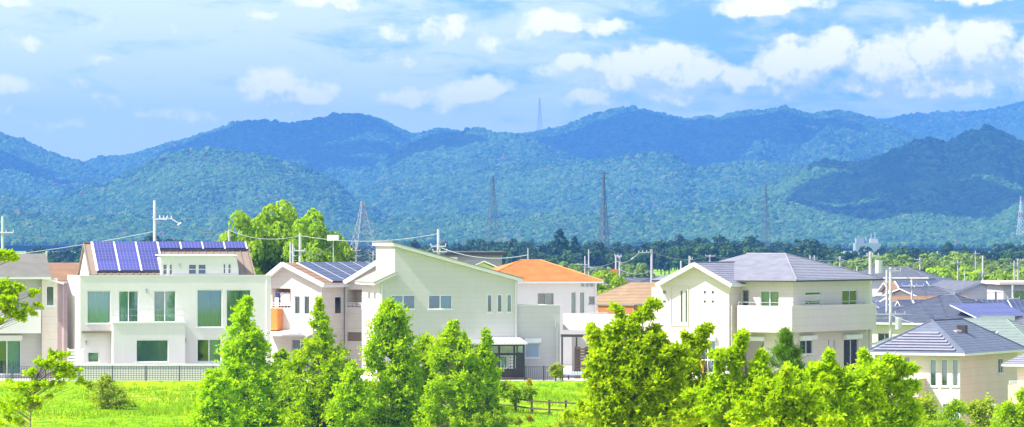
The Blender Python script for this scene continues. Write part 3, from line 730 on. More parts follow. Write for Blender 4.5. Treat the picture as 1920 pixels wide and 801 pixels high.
# lower flat-topped wing with a shuttered window
e1, ez = f.px(1050, 573, .25); hh = hole(f, 984, 643, 1012, 671, .25)
wall(h, face('b', .25), rect(ae + .004, 0, e1, ez), [hh], m='pale_wall')
box_part(h, 'coping', 'white_trim', ae + .01, e1 + .04, .21, .46, ez + .002, ez + .05)
wall(h, face('a', e1, 1), rect(.43, 0, 5.5, ez), m='pale_wall'); wall(h, face('b', 5.5, 1), rect(ae + .01, 0, e1 - .18, ez), m='pale_wall')
box_part(h, 'flat_roof', 'concrete', ae + .01, e1 - .18, .44, 5.3, ez - .3, ez - .2)
sh = window(h, face('b', .25), hh, 1, cur=None, fw=.05)
mb = MB(); u0, z0, u1, z1 = hh; n = 16
for k in range(n):
    zk = z0 + .05 + (z1 - z0 - .1) * k / n; mb.box(u0 + .05, u1 - .05, .27, .30, zk + .008, zk + (z1 - z0 - .1) / n)
mb.build('shutter', 'shutter', sh); box_part(h, 'shutter_box', 'frame_white', u0 - .05, u1 + .05, .05, .246, z1 + .004, z1 + .26)
aa = f.px(1044, 620, .25)[0]; z6 = f.px(1044, 612, .25)[1]; pipe(h, [(aa - .12, .19, z6 + .35), (aa - .12, .19, z6), (aa, .19, z6 - .1), (aa, .19, 0)])
u0, zz0 = PX(857, 645); u1, zz1 = PX(922, 637); box_part(h, 'shutter_box', 'frame_white', u0, u1, -.25, -.004, zz0, zz1)
# garden room: white roof over a dark glazed box
g0, gz = f.px(919, 646, -2.0); g1 = f.px(984, 646, -2.0)[0]; gt = f.px(940, 633, 0)[1]; zw = f.px(940, 662, -2.0)[1]
gr = slab(h, [(g0 - .12, -2.2, gz + .08), (g1 + .12, -2.2, gz + .08), (g1 + .12, -.006, gt), (g0 - .12, -.006, gt)], .09, 'white_trim', 'porch_roof')
mb = MB()
for k in range(1, 10):
    aa = g0 - .12 + (g1 - g0 + .24) * k / 10; mb.bar((aa, -2.2, gz + .1), (aa, -.02, gt + .02), .03, .04)
mb.build('porch_rib', 'white_trim', gr)
for aa in (g0 + .05, g0 + .55, g1 - .62, g1 - .05): box_part(h, 'porch_post', 'dark_metal', aa - .05, aa + .05, -2.0, -1.9, 0, gz - .105)
for aa in (g0 + .05, g1 - .05): box_part(h, 'porch_post', 'dark_metal', aa - .05, aa + .05, -.12, -.02, 0, gz)
box_part(h, 'porch_beam', 'dark_metal', g0, g1, -2.004, -1.9, gz - .1, gz - .02)
u = hole(f, 935, 667, 967, 691, -2.0)
wall(h, face('b', -1.98), rect(g0 + .1, .15, g1 - .1, zw), [(u[0], u[1], u[0] + (u[2] - u[0]) * .52, u[3]), (u[0] + (u[2] - u[0]) * .58, u[1], u[2], u[3])], t=.05, m='dark_metal', name='porch_panel')
wall(h, face('a', g1 - .05, 1), rect(-1.9, .15, -.1, zw), t=.05, m='dark_metal', name='porch_panel')
window(h, face('b', -1.98), (u[0] + (u[2] - u[0]) * .58, u[1], u[2], u[3]), 2, 'frame_white', 'glass_clear', rows=4, fw=.03, sill=False, depth=.03)
window(h, face('b', -1.98), (u[0], u[1], u[0] + (u[2] - u[0]) * .52, u[3]), 1, 'frame_white', 'glass', ['curtain_white'], fw=.03, sill=False, depth=.03)
for k in range(3):
    aa = g0 + .12 + (g1 - g0 - .24) * k / 3; q = MB().box(aa, aa + (g1 - g0 - .3) / 3, -1.96, -1.94, zw + .02, gz - .12); q.build('pane', 'glass', h)
box_part(h, 'porch_step', 'brown_wood', g0 - .1, g1 + .15, -2.3, -1.85, .02, .14)

# --- white house with orange balcony, turned to the left; roof carries dark panels
f = Fr(508, 262, -30); h = f.thing('gabled_house', 'white gabled house with orange balcony box and dark panels on its roof')
ga = f.px(605, 560)[0]; ap, za = f.px(536, 499); zl, zr = f.px(508, 522)[1], f.px(605, 535)[1]
rec = hole(f, 510.5, 541, 545, 577); sl1, sl2 = hole(f, 551, 555, 563, 590), hole(f, 569, 555, 581, 590)
low = hole(f, 546, 636, 580, 700); low2 = hole(f, 514, 636, 536, 712)
wall(h, face('b', 0), [(0, 0), (ga, 0), (ga, zr), (ap, za), (0, zl)], [rec, sl1, sl2, low], m='cream_wall')
for r_ in (sl1, sl2): window(h, face('b', 0), r_, 1, cur=['curtain_white'], gm='glass', sill=False)
window(h, face('b', 0), low, 2, cur=[None, 'curtain_beige'])
mb = MB(); u0, z0, u1, z1 = rec; mb.box(u0 - .1, u1 + .1, 1.3, 1.4, z0 - .1, z1 + .1); mb.box(u0 - .1, u1 + .1, .19, 1.4, z1 + .02, z1 + .1); mb.box(u1 + .02, u1 + .1, .19, 1.4, z0 - .1, z1 + .1); mb.box(u0 - .1, u1 + .1, .19, 1.4, z0 - .12, z0 - .02)
mb.build('balcony_recess', 'beige_wall', h)
box_part(h, 'balcony_door', 'cloth_dark', u1 - .75, u1 - .05, 1.27, 1.295, z0, z1 - .2)
railing(h, [(u0, -.03), (u1, -.03)], z0, z0 + .28, 6, 'frame_white', .025)
ob = hole(f, 509, 579, 530, 619); o1 = ob[2]
box_part(h, 'balcony_box', 'orange_panel', 0.02, o1, -.62, -.006, ob[1], ob[3] + .02)
RBK = 11.0; oh = .4; sr = (zr - za) / (ga - ap); sL = (zl - za) / (0 - ap)
e0 = -.55; e1_ = ga + .35
plL = [(ap, -oh, za + .2), (ap, RBK, za + .2), (e0, RBK, za + .2 + sL * (e0 - ap)), (e0, -oh, za + .2 + sL * (e0 - ap))]
plR = [(ap, -oh, za + .2), (e1_, -oh, za + .2 + sr * (e1_ - ap)), (e1_, RBK, za + .2 + sr * (e1_ - ap)), (ap, RBK, za + .2)]
dk = tiled(h, [plL, plR], 'brown_roof', .22, .18)
for pl, s in ((plL, e0), (plR, e1_)):
    p, q = Vector((ap, -oh - .03, za + .14)), Vector((s, -oh - .03, za + .14 + (sL if s == e0 else sr) * (s - ap))); MB().bar(p, q, .05, .26).build('bargeboard', 'white_trim', dk)
dn = Vector((e1_ - ap, 0, sr * (e1_ - ap))); nrm = Vector((-dn.z, 0, dn.x))
solar(dk, Vector((ap, .9, za + .2)) + dn * .06, Vector((0, 9.6, 0)), dn * .86, nrm, 6, 1, 'solar_navy', gap=.10, h=.12)
for k in range(7):
    p = Vector((ap, .9 + 1.6 * k, za + .2)) + dn * .06 + nrm.normalized() * .08; MB().bar(p, p + dn * .86, .10, .06).build('panel_rail', 'frame_white', dk)
# right side wall in shade, then the second gable further back
bw = f.pxa(646, 560, ga)[0]; sw = holea(f, 628, 556, 642, 589, ga)
wall(h, face('a', ga, 1), rect(.18, 0, bw + .5, zr), [sw], m='cream_wall'); window(h, face('a', ga, 1), sw, 1, cur=['curtain_white'], gm='glass', sill=False)
A2 = f.px(648, 560, bw)[0]; A3 = f.px(724, 560, bw)[0]; z2, z3 = f.px(648, 536, bw)[1], f.px(724, 489, bw)[1]
r2 = hole(f, 651, 543, 679, 576, bw); r3 = hole(f, 651, 623, 678, 640, bw)
wall(h, face('b', bw), [(A2, 0), (A3, 0), (A3, z3), (A2, z2)], [r2, r3], m='cream_wall')
mb = MB(); u0, z0, u1, z1 = r2; mb.box(u0 - .1, u1 + .1, bw + 1.2, bw + 1.3, z0 - .1, z1 + .1); mb.box(u0 - .1, u1 + .1, bw + .19, bw + 1.3, z1 + .02, z1 + .1); mb.box(u1 + .02, u1 + .1, bw + .19, bw + 1.3, z0 - .1, z1 + .1); mb.box(u0 - .1, u1 + .1, bw + .19, bw + 1.3, z0 - .12, z0 - .02)
mb.box(u0 - .1, u0 - .02, bw + .19, bw + 1.3, z0 - .1, z1 + .1); mb.build('balcony_recess', 'cream_wall', h)
railing(h, [(u0, bw - .03), (u1, bw - .03)], z0, z0 + .25, 4, 'frame_white', .025)
u0, z0, u1, z1 = r3; box_part(h, 'vent_panel', 'brown_metal', u0, u1, bw + .1, bw + .14, z0, z1)
s2 = (z3 - z2) / (A3 - A2); q0 = A2 - .3
dk2 = tiled(h, [[(q0, bw - .4, z2 + .2 + s2 * (q0 - A2)), (A3, bw - .4, z3 + .2), (A3, RBK, z3 + .2), (q0, RBK, z2 + .2 + s2 * (q0 - A2))]], 'brown_roof', .22, .18)
MB().bar((q0, bw - .43, z2 + .12 + s2 * (q0 - A2)), (A3, bw - .43, z3 + .12), .05, .26).build('bargeboard', 'white_trim', dk2)
pipe(h, [(ga - .06, -.06, zr - .1), (ga - .06, -.06, 0)]); pipe(h, [(A2 + .06, bw - .06, z2 - .1), (A2 + .06, bw - .06, 0)])
pz0, pz1 = f.px(512, 628, -1.4)[1], f.px(512, 618)[1]
slab(h, [(-.1, -1.5, pz0), (ga - .1, -1.5, pz0), (ga - .1, -.006, pz1), (-.1, -.006, pz1)], .07, 'white_trim', 'porch_roof')
for aa in (.2, ga - .4): MB().box(aa, aa + .09, -1.4, -1.31, 0, pz0 - .05).build('porch_post', 'frame_white', h)
wall(h, face('a', 0, -1), rect(.18, 0, RBK - .3, zl), m='cream_wall'); wall(h, face('b', RBK - .3, 1), rect(.18, 0, A3, zl), m='cream_wall')
wall(h, face('a', A3, 1), rect(bw, 0, RBK - .3, z3), m='cream_wall')
PORCH_B = f; rec_b = rec

# --- cream house with slate roof, turned to the left, long balcony round its corner
f = Fr(1370, 250, -32); h = f.thing('slate_roof_house', 'cream house with slate tile roof and a balcony wrapped round its corner')
ag = f.px(1222, 600)[0]; ap, za = f.px(1300, 501); zlw, zrw = f.px(1228, 539)[1], f.px(1370, 540)[1]; al_ = f.px(1228, 600)[0]
sq = [hole(f, *q) for q in ((1243, 545, 1249, 551), (1243, 563, 1249, 568), (1319, 545, 1324, 551), (1334, 545, 1339, 551), (1319, 563, 1324, 568), (1334, 563, 1339, 568))]
tl = [hole(f, 1276, 545, 1280, 604), hole(f, 1285, 545, 1289, 604)]; dr = hole(f, 1311, 638, 1342, 700)
wall(h, face('b', 0), [(ag, 0), (0, 0), (0, zrw), (ap, za), (al_, zlw), (ag, zlw)], sq + tl + [dr], m='cream_wall')
for r_ in sq: window(h, face('b', 0), r_, 1, 'frame_grey', 'glass', ['curtain_beige'], fw=.03, sill=False, depth=.03, cd=.06)
for r_ in tl: window(h, face('b', 0), r_, 1, 'frame_grey', 'glass', ['curtain_beige'], fw=.03, sill=False, depth=.03, cd=.06)
window(h, face('b', 0), dr, 2, cur=[None, 'curtain_teal'], gm='glass_blue')
box_part(h, 'shutter_box', 'frame_white', dr[0] - .05, dr[2] + .05, -.22, -.004, dr[3] + .004, dr[3] + .25)
u = hole(f, 1257, 539, 1291, 612)
for q in ((u[0], u[0] + .06, u[1], u[3]), (u[2] - .06, u[2], u[1], u[3]), (u[0] + .06, u[2] - .06, u[3] - .06, u[3]), (u[0] + .06, u[2] - .06, u[1], u[1] + .06)): box_part(h, 'trim', 'cream_wall', q[0], q[1], -.05, -.004, q[2], q[3])
WB = 1.25; aC = f.px(1487, 600, WB)[0]; bE = f.pxa(1632, 600, aC)[0]; zE = f.px(1487, 528, WB)[1] - .05
m1 = [hole(f, 1392, 544, 1404, 580, WB), hole(f, 1425, 545, 1461, 580, WB), hole(f, 1383, 639, 1434, 702, WB)]
wall(h, face('b', WB), rect(.004, 0, aC, zE), m1, m='cream_wall')
window(h, face('b', WB), m1[0], 1, 'frame_grey', 'glass', [None]); window(h, face('b', WB), m1[1], 2, cur=['curtain_green', 'curtain_beige']); window(h, face('b', WB), m1[2], 2, cur=['curtain_teal', 'curtain_green'])
box_part(h, 'shutter_box', 'frame_white', m1[2][0] - .05, m1[2][2] + .05, WB - .25, WB - .004, m1[2][3] + .004, m1[2][3] + .26)
wall(h, face('a', 0, 1), rect(.18, 0, WB - .004, zE), m='cream_wall')
HA = lambda *q: holea(f, *q, aC)
m2 = [HA(1510, 547, 1540, 554), HA(1510, 563, 1540, 572), HA(1579, 544, 1608, 580), HA(1500, 638, 1525, 664), HA(1553, 636, 1556.5, 690), HA(1563, 636, 1566.5, 690), HA(1582, 636, 1610, 695)]
wall(h, face('a', aC, 1), rect(WB + .18, 0, bE, zE), m2, m='cream_wall')
fa = face('a', aC, 1)
for r_, pn, cu in zip(m2, (1, 1, 2, 2, 1, 1, 2), (['curtain_teal'], ['curtain_teal'], [None, 'curtain_green'], ['curtain_beige', None], [None], [None], [None, 'curtain_beige'])): window(h, fa, r_, pn, cur=cu, sill=pn == 2)
for r_ in (m2[3], m2[6]): box_part(h, 'shutter_box', 'frame_white', aC + .004, aC + .24, r_[0] - .08, r_[2] + .08, r_[3] + .004, r_[3] + .26)
wall(h, face('b', bE, 1), rect(ag, 0, aC - .18, zE), m='cream_wall'); wall(h, face('a', ag, -1), rect(.18, 0, bE - .18, zlw), m='cream_wall')
# balcony
PB = -.02; aP, zpt = f.px(1485, 574, PB); zpb = f.px(1485, 624, PB)[1]; bP = f.pxa(1643, 600, aP)[0]
wall(h, face('b', PB), rect(.45, zpb, aP, zpt), t=.15, m='cream_wall', name='balcony_parapet'); wall(h, face('a', aP, 1), rect(PB + .15, zpb, bP, zpt), t=.15, m='cream_wall', name='balcony_parapet')
wall(h, face('b', bP, 1), rect(aC + .01, zpb, aP - .15, zpt), t=.15, m='cream_wall', name='balcony_parapet')
wall(h, face('a', .45, -1), rect(PB + .15, zpb, WB - .01, zpt), t=.15, m='cream_wall', name='balcony_parapet')
box_part(h, 'balcony_floor', 'concrete', .61, aP - .16, PB + .16, WB - .006, zpb + .1, zpb + .22); box_part(h, 'balcony_floor', 'concrete', aC + .006, aP - .16, WB, bP - .16, zpb + .1, zpb + .22)
railing(h, [(.5, PB + .08), (aP - .08, PB + .08), (aP - .08, bP - .08)], zpt, zpt + .2, 5, 'steel', .022, rails=1)
for bb in (bP - .4,): MB().box(aP - .35, aP - .2, bb, bb + .15, 0, zpb).build('balcony_post', 'cream_wall', h)
# roofs: main hip, gable wing in front
ov = .55; x0, x1, y0, y1 = ag - .4, aC + ov, WB - ov, bE + ov; zEe = f.px(1487, 527, WB)[1] + .05; bm = (y0 + y1) / 2
aAp = f.px(1473, 476, bm)[0]; zAp = CAMH - (f.o + f.A * aAp + f.B * bm).y * (476.5 - HOR) / FOC
aLp = x0 + (bm - y0) * .62
F = [(x0, y0, zEe), (x1, y0, zEe), (aAp, bm, zAp), (aLp, bm, zAp)]; Rr = [(x1, y0, zEe), (x1, y1, zEe), (aAp, bm, zAp)]
Bk = [(x1, y1, zEe), (x0, y1, zEe), (aLp, bm, zAp), (aAp, bm, zAp)]; Ll = [(x0, y1, zEe), (x0, y0, zEe), (aLp, bm, zAp)]
dk = tiled(h, [F, Rr, Bk, Ll], 'slate_roof', .24, .12, lift=.022, ridges=[((x1, y0, zEe), (aAp, bm, zAp)), ((aAp, bm, zAp), (aLp, bm, zAp)), ((x1, y1, zEe), (aAp, bm, zAp))])
mb = MB(); mb.bar((x0, y0, zEe - .06), (x1, y0, zEe - .06), .07, .09); mb.bar((x1, y0, zEe - .06), (x1, y1, zEe - .06), .07, .09); mb.build('gutter', 'dark_edge', dk)
gx0, gx1 = f.px(1230, 535, -.5)[0], f.px(1372, 535, -.5)[0]; gap_, gz = f.px(1301, 493, -.5); ge = f.px(1301, 533, -.5)[1]
gl = [(gap_, -.5, gz), (gap_, bm - .3, gz), (gx0, bm - .3, ge), (gx0, -.5, ge)]; gr_ = [(gap_, -.5, gz), (gx1, -.5, ge), (gx1, bm - .3, ge), (gap_, bm - .3, gz)]
dg = tiled(h, [gl, gr_], 'slate_roof', .24, .14, lift=.022, ridges=[((gap_, -.5, gz), (gap_, bm - .6, gz))])
for s in (gx0, gx1): MB().bar((gap_, -.53, gz - .08), (s, -.53, ge - .08), .06, .24).build('bargeboard', 'cream_wall', dg)
pipe(h, [(-.06, -.06, zrw - .3), (-.06, -.06, 0)], m='concrete'); pipe(h, [(.12, PB - .06, zpt), (.12, PB - .06, 0)], m='concrete')
# low wing to the left: long plain parapet over a carport
aw = f.px(1056, 600)[0]; zw1, zw0 = f.px(1222, 590)[1], f.px(1222, 621)[1]
wall(h, face('b', -.03), rect(aw, zw0, ag - .01, zw1), t=.18, m='cream_wall', name='carport_parapet'); wall(h, face('a', aw, -1), rect(.16, zw0, 5, zw1), t=.18, m='cream_wall', name='carport_parapet')
box_part(h, 'carport_roof', 'concrete', aw + .19, ag - .02, .16, 5, zw0 + .1, zw0 + .25)
box_part(h, 'carport_wall', 'tan_wall', aw + .3, ag - .03, 4.2, 4.4, 0, zw0 + .05)
for x in (1250,): aa = f.px(x, 630, .3)[0]; MB().box(aa, aa + .2, .2, .4, 0, zw0).build('carport_post', 'cream_wall', h)

# --- beige house on the lower ground, right
f = Fr(1800, 242, -26, -4.6); h = f.thing('beige_house', 'beige house on lower ground with three tall slit windows and blue grey hip roof')
aL = f.px(1640, 700)[0]; bR = f.pxa(1908, 700)[0]; zE = f.px(1800, 667)[1]
w3 = [hole(f, *q) for q in ((1743, 673, 1756, 725), (1764, 673, 1777, 725), (1785, 673, 1797, 725))]; wb = hole(f, 1662, 670, 1705, 712); gd = hole(f, 1768, 758, 1798, 812)
wall(h, face('b', 0), rect(aL, 0, 0, zE), w3 + [wb, gd], m='cream_wall')
for r_ in w3: window(h, face('b', 0), r_, 1, 'frame_white', 'glass', ['cloth_grey' if r_ is not w3[0] else 'curtain_green'], sill=True, cd=.14)
window(h, face('b', 0), wb, 2, 'frame_grey', 'glass', [None, 'curtain_beige'])
mb = MB(); u0, z0, u1, z1 = gd
for k in range(12): aa = u0 + (u1 - u0) * k / 12; mb.box(aa + .01, aa + (u1 - u0) / 12 - .01, .06, .1, z0, z1)
mb.build('shutter', 'shutter', h)
wr = holea(f, 1872, 672, 1882, 700); wall(h, face('a', 0, 1), rect(.18, 0, bR, zE), [wr], m='beige_wall'); window(h, face('a', 0, 1), wr, 2, 'frame_white', 'glass', [None, 'curtain_white'])
wall(h, face('b', bR, 1), rect(aL, 0, -.18, zE), m='beige_wall'); wall(h, face('a', aL, -1), rect(.18, 0, bR - .18, zE), m='beige_wall')
ov = .5; x0, x1, y0, y1 = aL - ov, ov, -ov, bR + ov; zE2 = zE + .12; am = (x0 + x1) / 2
bA = y0 + (x1 - am) * .95; zA = CAMH - (f.o + f.A * am + f.B * bA).y * (601 - HOR) / FOC - f.zg; bB = y1 - (x1 - am) * .95
F = [(x0, y0, zE2), (x1, y0, zE2), (am, bA, zA)]; Rr = [(x1, y0, zE2), (x1, y1, zE2), (am, bB, zA), (am, bA, zA)]; Bk = [(x1, y1, zE2), (x0, y1, zE2), (am, bB, zA)]; Ll = [(x0, y1, zE2), (x0, y0, zE2), (am, bA, zA), (am, bB, zA)]
dk = tiled(h, [F, Rr, Bk, Ll], 'navy_roof', .26, .12, lift=.009, ridges=[((x1, y0, zE2), (am, bA, zA)), ((x0, y0, zE2), (am, bA, zA)), ((am, bA, zA), (am, bB, zA)), ((x1, y1, zE2), (am, bB, zA))])
mb = MB(); mb.bar((x0, y0 - .03, zE2 - .05), (x1, y0 - .03, zE2 - .05), .1, .12); mb.build('gutter', 'white_trim', dk)
upv = Vector((0, bA - y0, zA - zE2)); nn_ = Vector((0, -(zA - zE2), bA - y0)).normalized(); rows = 7
for k in range(rows):       # rows of flat solar shingles, each shorter than the one below
    t0, t1 = .06 + .58 * k / rows, .06 + .58 * (k + 1) / rows - .010
    lo, hi = x0 + (am - x0) * (t1 + .05), x1 - (x1 - am) * (t1 + .09)
    p = Vector((0, y0, zE2)) + upv * t0 + nn_ * .10; q = Vector((0, y0, zE2)) + upv * t1 + nn_ * .05
    MB().prism([(lo, p.y, p.z), (hi, p.y, p.z), (hi, q.y, q.z), (lo, q.y, q.z)], -nn_ * .05).build('solar_shingle_row', 'solar_shingle', dk)
cb, cz_ = 3.2, zA - .55; sx = lambda z: am + (x1 - am) * (zA - z) / (zA - zE2)
box_part(h, 'chimney', 'dark_edge', sx(cz_) - .1, sx(cz_) + .4, cb + 1.1, cb + 1.5, cz_ - .7, cz_ + .25); box_part(h, 'roof_vent', 'beige_wall', sx(cz_) - .25, sx(cz_) + .25, cb, cb + .95, cz_ - .6, cz_ - .02)
ob_ = hole(f, 1690, 712, 1722, 735, -1.1); box_part(h, 'balcony_box', 'beige_wall', ob_[0] - 1.6, ob_[2], -1.1, -.006, ob_[1] - .3, ob_[3])
box_part(h, 'balcony_cap', 'tan_wall', ob_[0] - 1.65, ob_[2] + .05, -1.15, -.006, ob_[3] + .003, ob_[3] + .07)
# --- neighbour at the right edge
f = Fr(1907, 237, -26, -4.8); h = f.thing('peach_house', 'peach walled house cut by the right edge with small balcony wall')
zE = f.px(1907, 686)[1]; wall(h, face('b', 0), rect(0, 0, 5, zE), m='cream_wall'); wall(h, face('a', 0, -1), rect(.18, 0, 6, zE), m='beige_wall'); wall(h, face('a', 5, 1), rect(.18, 0, 6, zE), m='beige_wall'); wall(h, face('b', 6, 1), rect(.18, 0, 4.82, zE), m='beige_wall')
b0_, bz = f.px(1890, 722, -1.2); box_part(h, 'balcony_box', 'peach_wall', b0_, 4, -1.2, -.006, 0, bz); railing(h, [(b0_ + .05, -1.15), (4, -1.15)], bz, bz + .22, 6, 'frame_white', .02)
e = [(-.7, -.6, zE + .1), (5.7, -.6, zE + .1), (5.7, 6.6, zE + .1), (-.7, 6.6, zE + .1)]; tp = [(1.6, 2.2, zE + 1.5), (3.4, 2.2, zE + 1.5), (3.4, 4, zE + 1.5), (1.6, 4, zE + 1.5)]
tiled(h, [[e[k], e[(k + 1) % 4], tp[(k + 1) % 4], tp[k]] for k in range(4)], 'slate_roof', .26, .12)

# --- house at the left edge
f = Fr(-70, 252, 10); h = f.thing('grey_house', 'grey house at the left edge with pale balcony and sliding garden door')
a7, a10 = f.px(78, 600)[0], f.px(107, 600)[0]; zE = f.px(40, 522)[1]
up_ = hole(f, -20, 540, 36, 580); dn_ = hole(f, -14, 638, 40, 702)
wall(h, face('b', 0), rect(0, 0, a7, zE), [up_, dn_], m='grey_wall'); window(h, face('b', 0), up_, 2, 'frame_grey', 'glass'); window(h, face('b', 0), dn_, 2, cur=[None, 'curtain_teal'], gm='glass_blue')
box_part(h, 'shutter_box', 'frame_white', dn_[0] - .05, dn_[2] + .05, -.2, -.004, dn_[3] + .004, dn_[3] + .28)
w2 = hole(f, 86, 536, 102, 574, -.35); wall(h, face('b', -.35), rect(a7, 0, a10, zE), [w2], m='cream_wall'); window(h, face('b', -.35), w2, 1, 'frame_white', 'glass_clear', ['curtain_beige'], depth=.03, cd=.07)
wall(h, face('a', a7, -1), rect(-.17, 0, -.004, zE), m='cream_wall'); wall(h, face('a', a10, 1), rect(-.17, 0, 8, zE), m='cream_wall'); wall(h, face('b', 8, 1), rect(0, 0, a10 - .18, zE), m='grey_wall'); wall(h, face('a', 0, -1), rect(.18, 0, 8, zE), m='grey_wall')
q0, qz1 = f.px(-60, 582, -1.3); q1, qz0 = f.px(77, 625, -1.3)
wall(h, face('b', -1.3), rect(q0, qz0, q1, qz1), t=.14, m='white_wall', name='balcony_parapet'); wall(h, face('a', q1, 1), rect(-1.16, qz0, -.36, qz1), t=.14, m='white_wall', name='balcony_parapet'); box_part(h, 'balcony_floor', 'concrete', q0, q1 - .15, -1.16, -.006, qz0 + .05, qz0 + .2)
ze_, zr_ = f.px(40, 519, -.9)[1], f.px(40, 476, 3.5)[1]; x1 = f.px(91, 500, 1.3)[0]
tiled(h, [[(-.5, -.9, ze_), (x1, -.9, ze_), (x1, 3.5, zr_), (-.5, 3.5, zr_)], [(-.5, 8.4, ze_), (x1, 8.4, ze_), (x1, 3.504, zr_), (-.5, 3.504, zr_)]], 'grey_roof', .2, .14)
wall(h, face('a', x1 - .3, 1), [(-.3, zE - .1), (7.9, zE - .1), (3.5, zr_ - .15)], m='cream_wall')
slab(h, [(a7 - .1, -.7, zE + .12), (a10 + .35, -.7, zE - .25), (a10 + .35, 8, zE - .25), (a7 - .1, 8, zE + .12)], .12, 'white_trim', 'lean_to_roof')
f2 = Fr(88, 263, 10); h = f2.thing('brown_roof_house', 'narrow beige house with brown roof squeezed between the two left houses')
zE = f2.px(120, 527)[1]; x1 = f2.px(134, 600)[0]; wall(h, face('b', 0), rect(-1, 0, x1 + 1.5, zE), m='beige_wall'); wall(h, face('a', x1 + 1.5, 1), rect(.18, 0, 7, zE), m='beige_wall'); wall(h, face('a', -1, -1), rect(.18, 0, 7, zE), m='beige_wall'); wall(h, face('b', 7, 1), rect(-.8, 0, x1 + 1.3, zE), m='beige_wall')
zr_ = f2.px(120, 493, 3.4)[1]
tiled(h, [[(-1.3, -.5, zE), (x1 + 1.8, -.5, zE), (x1 + 1.8, 3.4, zr_), (-1.3, 3.4, zr_)], [(-1.3, 7.4, zE), (x1 + 1.8, 7.4, zE), (x1 + 1.8, 3.404, zr_), (-1.3, 3.404, zr_)]], 'brown_roof', .22, .14)
pipe(h, [(x1 - .5, -.07, zE - .1), (x1 - .5, -.07, 0)])

# --- house with the orange roof
f = Fr(1000, 276, 12); h = f.thing('orange_roof_house', 'pale house with bright orange hip roof behind the slanting roof')
aL, aR = f.px(905, 600)[0], f.px(1119, 600)[0]; zE = f.px(1060, 529)[1]
ws = [hole(f, *q) for q in ((1008, 550, 1038, 572), (1070, 547, 1081, 589), (1086, 547, 1097, 589), (1104, 556, 1115, 570))]
wall(h, face('b', 0), rect(aL, 0, aR, zE), ws, m='white_wall')
window(h, face('b', 0), ws[0], 2, 'frame_grey', 'glass', [None, 'curtain_green'])
for r_ in ws[1:3]: window(h, face('b', 0), r_, 1, 'frame_white', 'glass', ['curtain_green'])
window(h, face('b', 0), ws[3], 1, 'frame_grey', 'glass')
wall(h, face('a', aL, -1), rect(.18, 0, 7.5, zE), m='cream_wall'); wall(h, face('a', aR, 1), rect(.18, 0, 7.5, zE), m='cream_wall'); wall(h, face('b', 7.5, 1), rect(aL + .18, 0, aR - .18, zE), m='cream_wall')
x0, x1, y0, y1 = aL - .5, aR + .35, -.5, 8.0; bm = 3.75; zr_ = f.px(1000, 488, bm)[1]; r0, r1 = f.px(978, 488, bm)[0], f.px(1013, 488, bm)[0]; ze_ = zE + .05
tiled(h, [[(x0, y0, ze_), (x1, y0, ze_), (r1, bm, zr_), (r0, bm, zr_)], [(x1, y0, ze_), (x1, y1, ze_), (r1, bm, zr_)], [(x1, y1, ze_), (x0, y1, ze_), (r0, bm, zr_), (r1, bm, zr_)], [(x0, y1, ze_), (x0, y0, ze_), (r0, bm, zr_)]], 'orange_roof', .2, .12,
      ridges=[((x0, y0, ze_), (r0, bm, zr_)), ((x1, y0, ze_), (r1, bm, zr_)), ((r0, bm, zr_), (r1, bm, zr_))])
for x in (1090, 1099, 1107): aa, zz = f.px(x, 534); box_part(h, 'eave_vent', 'frame_grey', aa, aa + .18, -.06, -.004, zz - .12, zz + .06)
pipe(h, [(aR - .1, -.07, zE), (aR - .1, -.07, 0)])

